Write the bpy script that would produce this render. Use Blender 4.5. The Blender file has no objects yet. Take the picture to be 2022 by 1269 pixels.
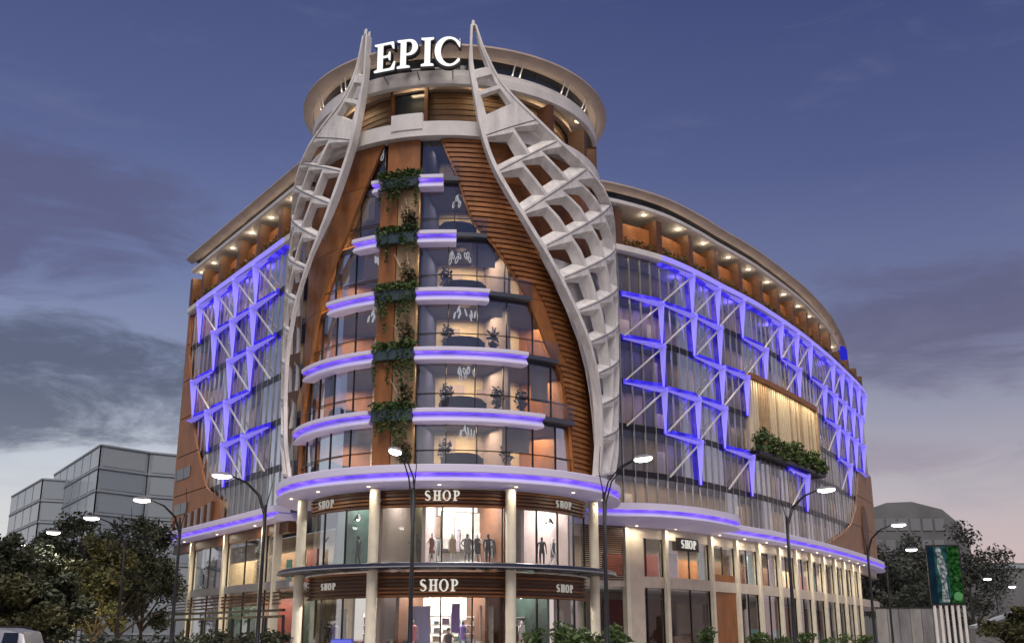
import bpy, bmesh, math, random
from mathutils import Vector, Matrix
random.seed(7)
R_ = math.radians
SC = bpy.context.scene
COL = SC.collection

# ------------------------------------------------------------------ camera, sky, sun, exposure
PITCH = math.atan(636 / 2159.0)
EYE = 1.5
cam_d = bpy.data.cameras.new('camera')
cam_d.sensor_width = 36.0
cam_d.lens = 36.0 * 2159.0 / 2022.0
cam_d.clip_start = 0.1
cam_d.clip_end = 6000
cam = bpy.data.objects.new('camera', cam_d)
cam.location = (0, 0, EYE)
cam.rotation_euler = (math.pi / 2 + PITCH, 0, 0)
COL.objects.link(cam)
SC.camera = cam

SC.view_settings.view_transform = 'Standard'
SC.view_settings.look = 'None'
SC.view_settings.exposure = 0.25
SC.view_settings.gamma = 1.0
SC.view_settings.use_curve_mapping = False
SC.render.engine = 'CYCLES'
SC.cycles.use_denoising = True
SC.cycles.max_bounces = 6
SC.cycles.diffuse_bounces = 2
SC.cycles.glossy_bounces = 3
SC.cycles.transparent_max_bounces = 14
SC.cycles.sample_clamp_indirect = 3.0
SC.cycles.use_light_tree = True

W = bpy.data.worlds.new('World')
SC.world = W
W.use_nodes = True
nt = W.node_tree
nt.nodes.clear()


def N(t, typ, **kw):
    n = t.nodes.new(typ)
    for k, v in kw.items():
        if k.startswith('i_'):
            n.inputs[int(k[2:]) if k[2:].isdigit() else k[2:]].default_value = v
        else:
            setattr(n, k, v)
    return n


def ramp(t, stops, interp='LINEAR'):
    n = t.nodes.new('ShaderNodeValToRGB')
    n.color_ramp.interpolation = interp
    el = n.color_ramp.elements
    while len(el) > 1:
        el.remove(el[-1])
    el[0].position = stops[0][0]
    el[0].color = (*stops[0][1], 1)
    for p, c in stops[1:]:
        e = el.new(p)
        e.color = (*c, 1)
    return n


def math_n(t, op, a, b=None, clamp=False):
    n = t.nodes.new('ShaderNodeMath')
    n.operation = op
    n.use_clamp = clamp
    for i, v in enumerate((a, b)):
        if v is None:
            continue
        if isinstance(v, (int, float)):
            n.inputs[i].default_value = v
        else:
            t.links.new(v, n.inputs[i])
    return n.outputs[0]


def mixc(t, fac, a, b, blend='MIX'):
    n = t.nodes.new('ShaderNodeMix')
    n.data_type = 'RGBA'
    n.blend_type = blend
    for sock, v in ((n.inputs[0], fac), (n.inputs[6], a), (n.inputs[7], b)):
        if isinstance(v, (int, float)):
            sock.default_value = v
        elif isinstance(v, tuple):
            sock.default_value = (*v, 1) if len(v) == 3 else v
        else:
            t.links.new(v, sock)
    return n.outputs[2]


def build_sky():
    L = nt.links
    tc = N(nt, 'ShaderNodeTexCoord')
    sep = N(nt, 'ShaderNodeSeparateXYZ')
    L.new(tc.outputs['Generated'], sep.inputs[0])
    X, Y, Z = sep.outputs
    az = math_n(nt, 'ARCTAN2', X, Y)                       # 0 straight ahead, + to the right
    # clear dusk sky: blue overhead, pale towards the horizon
    base_l = ramp(nt, [(0.0, (.60, .56, .52)), (.07, (.58, .57, .57)), (.15, (.46, .49, .55)), (.22, (.225, .26, .385)),
                       (.31, (.128, .158, .305)), (.43, (.072, .092, .22)), (.56, (.045, .060, .165)), (1.0, (.04, .052, .15))])
    base_r = ramp(nt, [(0.0, (.53, .39, .38)), (.06, (.50, .39, .40)), (.12, (.39, .35, .39)), (.19, (.25, .25, .335)),
                       (.28, (.122, .142, .27)), (.40, (.064, .080, .20)), (.56, (.033, .045, .145)), (1.0, (.03, .038, .13))])
    zc = math_n(nt, 'ABSOLUTE', Z)
    L.new(zc, base_l.inputs[0])
    L.new(zc, base_r.inputs[0])
    side = N(nt, 'ShaderNodeMapRange', interpolation_type='SMOOTHSTEP')
    side.inputs[1].default_value = -.30
    side.inputs[2].default_value = .42
    L.new(az, side.inputs[0])
    sky = mixc(nt, side.outputs[0], base_l.outputs[0], base_r.outputs[0])
    # cloud noise, drawn out sideways
    mp = N(nt, 'ShaderNodeMapping')
    mp.inputs['Scale'].default_value = (2.6, 2.6, 9.0)
    mp.inputs['Rotation'].default_value = (0, .12, 0)
    L.new(tc.outputs['Generated'], mp.inputs[0])
    no = N(nt, 'ShaderNodeTexNoise')
    no.inputs['Scale'].default_value = 2.7
    no.inputs['Detail'].default_value = 9.0
    no.inputs['Roughness'].default_value = .64
    no.inputs['Distortion'].default_value = .5
    L.new(mp.outputs[0], no.inputs['Vector'])
    nz = no.outputs[0]

    def bank(a0, aw, z0, zw, lo, hi):
        da = math_n(nt, 'DIVIDE', math_n(nt, 'SUBTRACT', az, a0), aw)
        dz = math_n(nt, 'DIVIDE', math_n(nt, 'SUBTRACT', Z, z0), zw)
        d2 = math_n(nt, 'ADD', math_n(nt, 'MULTIPLY', da, da), math_n(nt, 'MULTIPLY', dz, dz))
        f = math_n(nt, 'MULTIPLY', math_n(nt, 'SUBTRACT', 1.0, d2), .45)
        v = math_n(nt, 'ADD', nz, f)
        m = N(nt, 'ShaderNodeMapRange', interpolation_type='SMOOTHSTEP')
        m.inputs[1].default_value = lo
        m.inputs[2].default_value = hi
        L.new(v, m.inputs[0])
        return m.outputs[0]
    c1 = bank(-.40, .26, .215, .070, .64, .92)    # slate bank on the left, low
    c2 = bank(-.44, .20, .345, .080, .58, .90)   # fainter patch above it
    c3 = bank(.40, .24, .265, .075, .58, .98)    # mauve bank on the right
    c4 = bank(.30, .16, .155, .025, .62, 1.0)
    c5 = bank(1.9, 1.2, .22, .09, .6, 1.05)       # the sky goes on the same way outside the picture
    c6 = bank(-1.9, 1.2, .24, .09, .6, 1.05)
    sky = mixc(nt, math_n(nt, 'MULTIPLY', c2, .68), sky, (.075, .072, .15))
    sky = mixc(nt, math_n(nt, 'MULTIPLY', c1, .84), sky, (.058, .070, .122))
    sky = mixc(nt, math_n(nt, 'MULTIPLY', c3, .70), sky, (.080, .070, .14))
    sky = mixc(nt, math_n(nt, 'MULTIPLY', c4, .45), sky, (.22, .17, .24))
    sky = mixc(nt, math_n(nt, 'MULTIPLY', c5, .5), sky, (.09, .08, .16))
    sky = mixc(nt, math_n(nt, 'MULTIPLY', c6, .5), sky, (.09, .08, .16))
    # wisps everywhere
    m = N(nt, 'ShaderNodeMapRange', interpolation_type='SMOOTHSTEP')
    m.inputs[1].default_value = .5
    m.inputs[2].default_value = .85
    L.new(nz, m.inputs[0])
    sky = mixc(nt, math_n(nt, 'MULTIPLY', m.outputs[0], .30), sky, (.155, .175, .27))
    ns = N(nt, 'ShaderNodeTexSky', sky_type='NISHITA', sun_disc=False)
    ns.sun_elevation = R_(2.0)
    ns.sun_rotation = R_(195)
    add = mixc(nt, .012, sky, ns.outputs[0], 'ADD')
    bg = N(nt, 'ShaderNodeBackground')
    bg.inputs[1].default_value = 1.0
    L.new(add, bg.inputs[0])
    out = N(nt, 'ShaderNodeOutputWorld')
    L.new(bg.outputs[0], out.inputs[0])


build_sky()

sun_d = bpy.data.lights.new('sun', 'SUN')
sun_d.energy = 2.0
sun_d.angle = R_(44)
sun_d.color = (1.0, .90, .80)
sun = bpy.data.objects.new('sun', sun_d)
sun.rotation_euler = (R_(40), 0, R_(2))     # soft light of the evening sky from the street side
COL.objects.link(sun)


# ------------------------------------------------------------------ calibrated rays (a photo pixel at a real depth or height)
cP, sP = math.cos(PITCH), math.sin(PITCH)


def ray(px, py):
    a = (px - 1011) / 2159.0
    b = (634.5 - py) / 2159.0
    return Vector((a, cP - b * sP, sP + b * cP))


def at_y(px, py, Y):
    r = ray(px, py)
    t = Y / r.y
    return Vector((r.x * t, Y, EYE + r.z * t))


def at_z(px, py, z):
    r = ray(px, py)
    t = (z - EYE) / r.z
    return Vector((r.x * t, r.y * t, z))


# ------------------------------------------------------------------ materials
MATS = {}


def mat(name, col, rough=.6, metal=0.0, var=.0, scale=3.0, emit=None, estr=0.0, bump=0.0, stretch=(1, 1, 1), spec=.5, col2=None):
    if name in MATS:
        return MATS[name]
    m = bpy.data.materials.new(name)
    m.use_nodes = True
    t = m.node_tree
    b = t.nodes['Principled BSDF']
    b.inputs['Base Color'].default_value = (*col, 1)
    b.inputs['Roughness'].default_value = rough
    b.inputs['Metallic'].default_value = metal
    b.inputs['Specular IOR Level'].default_value = spec
    if var > 0 or bump > 0:
        tc = N(t, 'ShaderNodeTexCoord')
        mp = N(t, 'ShaderNodeMapping')
        mp.inputs['Scale'].default_value = stretch
        t.links.new(tc.outputs['Object'], mp.inputs[0])
        no = N(t, 'ShaderNodeTexNoise')
        no.inputs['Scale'].default_value = scale
        no.inputs['Detail'].default_value = 6
        no.inputs['Roughness'].default_value = .62
        t.links.new(mp.outputs[0], no.inputs['Vector'])
        if var > 0:
            c2 = col2 or tuple(min(1, c * (1 + var)) for c in col)
            c1 = tuple(c * (1 - var) for c in col)
            r = ramp(t, [(.32, c1), (.68, c2)])
            t.links.new(no.outputs[0], r.inputs[0])
            t.links.new(r.outputs[0], b.inputs['Base Color'])
            rr = N(t, 'ShaderNodeMapRange')
            rr.inputs[3].default_value = max(.05, rough - .1)
            rr.inputs[4].default_value = min(1, rough + .12)
            t.links.new(no.outputs[0], rr.inputs[0])
            t.links.new(rr.outputs[0], b.inputs['Roughness'])
        if bump > 0:
            bp = N(t, 'ShaderNodeBump')
            bp.inputs['Strength'].default_value = bump
            bp.inputs['Distance'].default_value = .03
            t.links.new(no.outputs[0], bp.inputs['Height'])
            t.links.new(bp.outputs[0], b.inputs['Normal'])
    if emit:
        b.inputs['Emission Color'].default_value = (*emit, 1)
        b.inputs['Emission Strength'].default_value = estr
    MATS[name] = m
    return m


def glass(name, tint, refl=.10, edge=.55, rough=.03, gcol=(.9, .93, 1.0)):
    m = bpy.data.materials.new(name)
    m.use_nodes = True
    t = m.node_tree
    t.nodes.clear()
    tr = N(t, 'ShaderNodeBsdfTransparent')
    tr.inputs[0].default_value = (*tint, 1)
    gl = N(t, 'ShaderNodeBsdfGlossy')
    gl.inputs[0].default_value = (*gcol, 1)
    gl.inputs['Roughness'].default_value = rough
    # slightly wavy panes
    tc = N(t, 'ShaderNodeTexCoord')
    no = N(t, 'ShaderNodeTexNoise')
    no.inputs['Scale'].default_value = .8
    t.links.new(tc.outputs['Object'], no.inputs['Vector'])
    bp = N(t, 'ShaderNodeBump')
    bp.inputs['Strength'].default_value = .05
    bp.inputs['Distance'].default_value = .05
    t.links.new(no.outputs[0], bp.inputs['Height'])
    t.links.new(bp.outputs[0], gl.inputs['Normal'])
    lw = N(t, 'ShaderNodeLayerWeight')
    lw.inputs[0].default_value = .25
    mr = N(t, 'ShaderNodeMapRange')
    mr.inputs[3].default_value = refl
    mr.inputs[4].default_value = edge
    t.links.new(lw.outputs['Fresnel'], mr.inputs[0])
    mx = N(t, 'ShaderNodeMixShader')
    t.links.new(mr.outputs[0], mx.inputs[0])
    t.links.new(tr.outputs[0], mx.inputs[1])
    t.links.new(gl.outputs[0], mx.inputs[2])
    o = N(t, 'ShaderNodeOutputMaterial')
    t.links.new(mx.outputs[0], o.inputs[0])
    MATS[name] = m
    return m


def led(name, col, s, col2):
    m = emi(name, col, s)
    t = m.node_tree
    e = [n for n in t.nodes if n.type == 'EMISSION'][0]
    tc = N(t, 'ShaderNodeTexCoord')
    no = N(t, 'ShaderNodeTexNoise')
    no.inputs['Scale'].default_value = 1.1
    no.inputs['Detail'].default_value = 4
    t.links.new(tc.outputs['Object'], no.inputs['Vector'])
    r = ramp(t, [(.34, tuple(c * .55 for c in col)), (.52, col), (.68, col2)])
    t.links.new(no.outputs[0], r.inputs[0])
    t.links.new(r.outputs[0], e.inputs[0])
    return m


def emi(name, col, s):
    m = bpy.data.materials.new(name)
    m.use_nodes = True
    t = m.node_tree
    t.nodes.clear()
    e = N(t, 'ShaderNodeEmission')
    e.inputs[0].default_value = (*col, 1)
    e.inputs[1].default_value = s
    o = N(t, 'ShaderNodeOutputMaterial')
    t.links.new(e.outputs[0], o.inputs[0])
    MATS[name] = m
    return m


M_navy = mat('navy_wall', (.045, .05, .10), .95, var=.2, spec=.02)
M_white = mat('white_render', (.70, .68, .665), .55, var=.10, scale=.9, bump=.05)
M_shell = mat('shell_concrete', (.74, .72, .705), .62, var=.22, scale=1.6, bump=.15, stretch=(1, 1, .28))
M_seam = mat('seam', (.09, .09, .09), .8)
M_grey = mat('grey_metal', (.33, .33, .35), .4, .3, var=.1, scale=2)
M_dark = mat('dark_metal', (.025, .025, .03), .35, .5, var=.2, scale=3)
M_black = mat('black_steel', (.016, .015, .015), .45, .3)
M_brown = mat('rust_cladding', (.30, .115, .033), .5, var=.28, scale=1.4, stretch=(1, 1, .35), bump=.06)
M_brown2 = mat('rust_cladding_pale', (.34, .138, .042), .5, var=.32, scale=1.1, stretch=(1, 1, .3), bump=.06)
M_brown3 = mat('rust_cladding_deep', (.255, .096, .029), .55, var=.30, scale=1.8, stretch=(1, 1, .3), bump=.06)
M_brown_d = mat('dark_brown_wood', (.105, .043, .02), .5, var=.3, scale=2.0, stretch=(.6, .6, 3), bump=.08)
M_slat = mat('wood_slat', (.275, .108, .033), .5, var=.3, scale=2.2, stretch=(.5, .5, 4), bump=.06)
M_oak = mat('timber_wall', (.20, .125, .075), .5, var=.25, scale=1.5, stretch=(.4, .4, 5))
M_tan = mat('tan_stone', (.46, .32, .19), .6, var=.2, scale=1.6, bump=.1)
M_rim = mat('bronze_rim', (.42, .34, .30), .5, .0, var=.12, scale=.8)
M_clere = mat('clerestory_glass', (.013, .02, .032), .12, 0, spec=.6)
M_ceiling = mat('dark_ceiling', (.055, .055, .085), .7, var=.2, scale=1.0)
M_floor = mat('floor_stone', (.32, .29, .25), .4, var=.1)
M_beige = mat('beige_wall', (.54, .44, .30), .7, var=.12, scale=.8)
M_beige2 = mat('cream_panel', (.70, .60, .42), .6, var=.06, scale=1)
M_mauve = mat('mauve_wall', (.30, .24, .235), .7, var=.12, scale=.8)
M_cream = mat('cream_column', (.74, .68, .54), .5, var=.08, scale=1.5)
M_stone = mat('shop_stone', (.60, .52, .43), .6, var=.12, scale=1.2, bump=.05)
M_curt = [mat('curtain_%d' % i, c, .8, var=.18, scale=1.5, stretch=(3, 3, .2)) for i, c in enumerate(
    [(.36, .27, .17), (.26, .195, .145), (.16, .135, .135), (.28, .22, .185), (.10, .095, .115), (.48, .38, .25)])]
M_glass = glass('blue_glass', (.56, .59, .67), .19, .7)
M_glass_w = glass('wing_glass', (.54, .55, .62), .15, .65)
M_glass_s = glass('shop_glass', (.90, .91, .90), .05, .4)
M_rail = glass('rail_glass', (.80, .84, .88), .08, .5)
M_blue = led('blue_led', (.060, .038, .95), .74, (.16, .12, 1.0))
M_blue_d = mat('fold_shade_blue', (.10, .09, .62), .35, .2, emit=(.06, .04, .8), estr=.30)  # shaded side of the metal fold, put into a deeper glowing blue
M_lav = mat('lavender_glow', (.40, .37, .80), .4, emit=(.24, .19, 1.0), estr=.46)  # LED light on the metal put into the colour as a lavender glow
M_pur = led('violet_led', (.15, .07, .90), 1.45, (.24, .14, 1.0))
M_pale = mat('glow_ledge', (.70, .67, .76), .45, emit=(.36, .28, .95), estr=.075)  # faint violet glow in the material stands in for LED spill
M_rod = mat('white_rod', (.72, .70, .66), .35, .2)
M_warm = emi('warm_lamp', (1.0, .80, .50), 3.2)
M_cool = emi('lamp_white', (1.0, .95, .92), 9.0)
M_sign = emi('sign_white', (1.0, .98, 1.0), 1.0)
M_shop = emi('shop_sign', (1.0, .95, .86), .62)
M_leaf = mat('leaf_green', (.040, .085, .022), .6, var=.5, scale=1.2, col2=(.09, .15, .035))
M_leaf_d = mat('leaf_dark', (.018, .028, .013), .65, var=.5, scale=.9, col2=(.045, .052, .022))
M_leaf_h = mat('leaf_greyed', (.045, .055, .045), .7, var=.4, scale=.5, col2=(.075, .085, .065))  # distance haze put into the leaf colour by greying it
M_leaf_o = mat('leaf_olive', (.045, .050, .016), .65, var=.5, scale=.9, col2=(.085, .085, .025))
M_leaf_r = mat('leaf_rust', (.13, .065, .018), .65, var=.5, scale=1.0, col2=(.17, .10, .03))
M_leaf_g = mat('dry_gold', (.22, .16, .075), .5, var=.4, scale=2)
M_bark = mat('bark', (.07, .05, .035), .8, var=.3, scale=4, bump=.4)
M_teal = mat('teal_planter', (.045, .075, .085), .3, .1)
M_sofa = mat('charcoal_fabric', (.022, .022, .028), .8)
M_gold = mat('gilt_metal', (.42, .27, .12), .35, .6)
M_asph = mat('asphalt', (.045, .045, .048), .8, var=.25, scale=3, bump=.3)
M_pave = mat('paving', (.34, .32, .30), .7, var=.2, scale=2, bump=.15)
M_kerb = mat('kerb_stone', (.30, .29, .27), .7, var=.15, scale=3)
M_line = mat('road_paint', (.75, .74, .70), .6, var=.1, scale=4)
M_soil = mat('soil', (.045, .032, .022), .9, var=.3, scale=6)
M_farglass = mat('far_glass', (.33, .375, .41), .35, .0, var=.35, scale=.10)  # haze put into the pale far glass, pane and frame colours
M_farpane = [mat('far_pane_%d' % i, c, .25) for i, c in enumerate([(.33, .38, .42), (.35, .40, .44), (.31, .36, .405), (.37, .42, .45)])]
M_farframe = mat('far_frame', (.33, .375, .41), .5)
M_farwin = mat('far_window', (.19, .20, .21), .4)  # kept near the wall tone, haze put into the colour
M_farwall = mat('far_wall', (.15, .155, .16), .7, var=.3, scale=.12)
M_hoard = mat('hoarding_grey', (.17, .17, .18), .7, var=.35, scale=.9, stretch=(1, 1, .3))
M_hoard2 = mat('hoarding_pale', (.24, .235, .23), .7, var=.3, scale=.9, stretch=(1, 1, .3))
M_red = mat('red_panel', (.17, .035, .03), .5, var=.2)
M_green_d = mat('dark_green_panel', (.03, .06, .05), .5, var=.2)
M_poster = [mat('print_%d' % i, c, .6, var=.3, scale=2.5) for i, c in enumerate(
    [(.30, .20, .15), (.12, .30, .28), (.45, .40, .36), (.20, .16, .20), (.40, .12, .10), (.28, .27, .26)])]
M_wallwhite = mat('gallery_wall', (.62, .60, .57), .6, var=.08, scale=1)
M_wallolive = mat('olive_wall', (.38, .36, .16), .6, var=.1, scale=1)


# ------------------------------------------------------------------ mesh building
class MB:
    def __init__(s):
        s.v = []
        s.f = []

    def add(s, vs, fs):
        o = len(s.v)
        s.v += [tuple(v) for v in vs]
        s.f += [tuple(o + i for i in f) for f in fs]

    def quad(s, a, b, c, d):
        s.add((a, b, c, d), ((0, 1, 2, 3),))

    def box8(s, lo, hi):            # two quads (bottom ring, top ring)
        s.add(list(lo) + list(hi), ((3, 2, 1, 0), (4, 5, 6, 7), (0, 1, 5, 4), (1, 2, 6, 5), (2, 3, 7, 6), (3, 0, 4, 7)))

    def box(s, cx, cy, cz, sx, sy, sz, rz=0.0):
        c, n = math.cos(rz), math.sin(rz)

        def p(x, y, z):
            return (cx + x * c - y * n, cy + x * n + y * c, cz + z)
        hx, hy, hz = sx / 2, sy / 2, sz / 2
        q = ((-hx, -hy), (hx, -hy), (hx, hy), (-hx, hy))
        s.box8([p(x, y, -hz) for x, y in q], [p(x, y, hz) for x, y in q])

    def bar(s, a, b, w, h=None, up=Vector((0, 0, 1))):
        a, b = Vector(a), Vector(b)
        h = h or w
        d = (b - a).normalized()
        if abs(d.dot(up)) > .95:
            up = Vector((0, 1, 0))
        x = d.cross(up).normalized() * w / 2
        y = x.cross(d).normalized() * h / 2
        s.box8([a - x - y, a + x - y, a + x + y, a - x + y], [b - x - y, b + x - y, b + x + y, b - x + y])

    def tube(s, pts, r, n=8, r1=None):
        pts = [Vector(p) for p in pts]
        r1 = r if r1 is None else r1
        rings = []
        prev = None
        for i, p in enumerate(pts):
            d = (pts[min(i + 1, len(pts) - 1)] - pts[max(i - 1, 0)]).normalized()
            if prev is None:
                up = Vector((0, 0, 1)) if abs(d.z) < .9 else Vector((1, 0, 0))
                x = d.cross(up).normalized()
            else:
                x = (prev - d * prev.dot(d)).normalized()
            prev = x
            y = d.cross(x)
            rr = r + (r1 - r) * i / max(1, len(pts) - 1)
            rings.append([p + x * math.cos(2 * math.pi * k / n) * rr + y * math.sin(2 * math.pi * k / n) * rr for k in range(n)])
        vs = [v for g in rings for v in g]
        fs = []
        for i in range(len(pts) - 1):
            for k in range(n):
                a, b = i * n + k, i * n + (k + 1) % n
                fs.append((a, b, b + n, a + n))
        fs.append(tuple(range(n - 1, -1, -1)))
        fs.append(tuple(range((len(pts) - 1) * n, len(pts) * n)))
        s.add(vs, fs)

    def lathe(s, prof, c=(0, 0, 0), n=16):
        vs, fs = [], []
        for r, z in prof:
            for k in range(n):
                a = 2 * math.pi * k / n
                vs.append((c[0] + r * math.cos(a), c[1] + r * math.sin(a), c[2] + z))
        for i in range(len(prof) - 1):
            for k in range(n):
                a, b = i * n + k, i * n + (k + 1) % n
                fs.append((a, b, b + n, a + n))
        fs.append(tuple(range(n - 1, -1, -1)))
        fs.append(tuple(range((len(prof) - 1) * n, len(prof) * n)))
        s.add(vs, fs)

    def ellipsoid(s, c, r, n=10, m=6):
        prof = []
        vs, fs = [], []
        for i in range(m + 1):
            t = math.pi * i / m
            for k in range(n):
                a = 2 * math.pi * k / n
                vs.append((c[0] + r[0] * math.sin(t) * math.cos(a), c[1] + r[1] * math.sin(t) * math.sin(a), c[2] - r[2] * math.cos(t)))
        for i in range(m):
            for k in range(n):
                a, b = i * n + k, i * n + (k + 1) % n
                fs.append((a, b, b + n, a + n))
        s.add(vs, fs)

    def sweep(s, P, s0, s1, n, prof, caps=True):   # closed profile of (offset, z) along a path
        k = len(prof)
        vs, fs = [], []
        for i in range(n + 1):
            t = s0 + (s1 - s0) * i / n
            vs += [P(t, o, z) for o, z in prof]
        for i in range(n):
            for j in range(k):
                a, b = i * k + j, i * k + (j + 1) % k
                fs.append((a, b, b + k, a + k))
        if caps:
            fs.append(tuple(range(k - 1, -1, -1)))
            fs.append(tuple(range(n * k, n * k + k)))
        s.add(vs, fs)

    def rect(s, P, s0, s1, n, o0, o1, z0, z1):
        s.sweep(P, s0, s1, n, [(o0, z0), (o1, z0), (o1, z1), (o0, z1)])

    def strip(s, P, s0, s1, n, o, z0, z1):         # open vertical sheet
        for i in range(n):
            a, b = s0 + (s1 - s0) * i / n, s0 + (s1 - s0) * (i + 1) / n
            s.quad(P(a, o, z0), P(b, o, z0), P(b, o, z1), P(a, o, z1))

    def mesh(s, name, m, smooth=False):
        me = bpy.data.meshes.new(name)
        me.from_pydata([tuple(v) for v in s.v], [], s.f)
        bm = bmesh.new()
        bm.from_mesh(me)
        bmesh.ops.recalc_face_normals(bm, faces=bm.faces)
        bm.to_mesh(me)
        bm.free()
        for mm in (m if isinstance(m, (list, tuple)) else [m]):
            me.materials.append(mm)
        if smooth:
            me.shade_smooth()
            try:
                me.set_sharp_from_angle(angle=R_(35))
            except Exception:
                pass
        return me

    def build(s, name, m, parent=None, smooth=False, **kw):
        o = bpy.data.objects.new(name, s.mesh(name, m, smooth))
        COL.objects.link(o)
        if parent is not None:
            o.parent = parent
            o.matrix_parent_inverse = parent_inv(parent)
        for k, v in kw.items():
            o[k] = v
        return o


def world_m(o):
    m = o.matrix_basis.copy()
    if o.parent is not None:
        m = world_m(o.parent) @ o.matrix_parent_inverse @ m
    return m


def parent_inv(p):
    return world_m(p).inverted()


def thing(name, label, cat, loc=(0, 0, 0), rz=0.0, group=None):
    o = bpy.data.objects.new(name, None)
    o.empty_display_size = .3
    COL.objects.link(o)
    o.location = loc
    o.rotation_euler = (0, 0, rz)
    o['label'] = label
    o['category'] = cat
    if group:
        o['group'] = group
    return o


def local(mb, name, m, parent, smooth=False, **kw):     # mesh given in the parent's own frame
    o = bpy.data.objects.new(name, mb.mesh(name, m, smooth))
    COL.objects.link(o)
    o.parent = parent
    for k, v in kw.items():
        o[k] = v
    return o


def dup(root, loc, rz=0.0, label=None, scale=None):
    kids = [o for o in COL.objects if o.parent is root]
    r = root.copy()
    COL.objects.link(r)
    r.location = loc
    r.rotation_euler = (0, 0, rz)
    if scale:
        r.scale = scale
    if label:
        r['label'] = label
    for ch in kids:
        c = ch.copy()
        COL.objects.link(c)
        c.parent = r
        for g in [o for o in COL.objects if o.parent is ch]:
            d = g.copy()
            COL.objects.link(d)
            d.parent = c
    return r


def area_light(name, loc, sx, sy, power, col=(1, .78, .52), rz=0.0, tilt=0.0, parent=None):
    d = bpy.data.lights.new(name, 'AREA')
    d.shape = 'RECTANGLE'
    d.size = sx
    d.size_y = sy
    d.energy = power
    d.color = col
    o = bpy.data.objects.new(name, d)
    o.location = loc
    o.rotation_euler = (tilt, 0, rz)
    COL.objects.link(o)
    if parent is not None:
        o.parent = parent
        o.matrix_parent_inverse = parent_inv(parent)
    return o


# ------------------------------------------------------------------ plan of the building
CX, CY = -3.93, 69.3


def D(a, r, z):                       # round tower: angle in degrees (0 towards the street, + right), radius, height
    t = R_(a)
    return Vector((CX + r * math.sin(t), CY - r * math.cos(t), z))


def catmull(pts, n=8):
    P = [Vector(p) for p in pts]
    P = [P[0] * 2 - P[1]] + P + [P[-1] * 2 - P[-2]]
    out = []
    for i in range(1, len(P) - 2):
        for k in range(n):
            t = k / n
            a, b, c, d = P[i - 1], P[i], P[i + 1], P[i + 2]
            out.append(.5 * ((2 * b) + (c - a) * t + (2 * a - 5 * b + 4 * c - d) * t * t + (3 * b - a - 3 * c + d) * t ** 3))
    out.append(P[-2])
    return out


class Path:
    def __init__(s, pts, sign, origin=0.0):
        s.p = pts
        s.sign = sign
        s.c = [0.0]
        for a, b in zip(pts, pts[1:]):
            s.c.append(s.c[-1] + (b - a).length)
        s.o = origin

    def frame(s, t):
        t = max(1e-4, min(s.c[-1] - 1e-4, t + s.o))
        lo, hi = 0, len(s.c) - 1
        while hi - lo > 1:
            m = (lo + hi) // 2
            if s.c[m] <= t:
                lo = m
            else:
                hi = m
        a, b = s.p[lo], s.p[lo + 1]
        f = (t - s.c[lo]) / (s.c[lo + 1] - s.c[lo])
        d0 = (s.p[min(lo + 1, len(s.p) - 1)] - s.p[max(lo - 1, 0)]).normalized()
        d1 = (s.p[min(lo + 2, len(s.p) - 1)] - s.p[lo]).normalized()
        d = (d0 * (1 - f) + d1 * f).normalized()
        n = Vector((d.y, -d.x)) * s.sign
        return a + (b - a) * f, d, n

    def __call__(s, t, off, z):
        p, d, n = s.frame(t)
        return Vector((p.x + n.x * off, p.y + n.y * off, z))

    def ang(s, t):
        p, d, n = s.frame(t)
        return math.atan2(d.y, d.x)

    def hit(s, px, py, off=0.0, t0=0.0, t1=None):   # where a ray's vertical plane crosses the path
        r = ray(px, py)
        best = None
        t1 = s.c[-1] - s.o if t1 is None else t1
        n = 400
        pv = None
        for i in range(n + 1):
            t = t0 + (t1 - t0) * i / n
            q = s(t, off, 0)
            v = q.x * r.y - q.y * r.x
            if pv is not None and pv * v <= 0:
                return t
            pv = v
        return None


RW = Path(catmull([(2.0, 79.0), (5.0, 79.7), (8.27, 81.2), (11.85, 83.75), (15, 87.2), (17.75, 90.75), (20.6, 94.3), (23.2, 97.9), (28.25, 105.6),
                   (33.3, 114.1), (36.3, 119.5), (41.7, 129.6), (43.8, 134.5), (45.0, 139.5), (45.2, 145), (44.0, 151)]), 1)
_d = 0
RW.o = 3.08 + 3.60      # s = 0 at the corner by the tower
LW = Path([Vector((-15.4 - .564 * t, 77 + .826 * t)) for t in [x * 1.0 for x in range(-3, 33)]], -1)
LW.o = 3.0
BAY = 4.5


def sR(j):
    return 0.0 if j == 0 else BAY * j - .3


def sL(j):
    return min(BAY * j, L_END)


R_END = sR(13) + 9.0
L_END = 25.7
LV = [10.8, 14.0, 17.5, 21.0, 24.5, 28.0, 31.5]       # L0 .. L6


def interp(tab, x):
    if x <= tab[0][0]:
        return tab[0][1]
    for (a, va), (b, vb) in zip(tab, tab[1:]):
        if x <= b:
            return va + (vb - va) * (x - a) / (b - a)
    return tab[-1][1]


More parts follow.
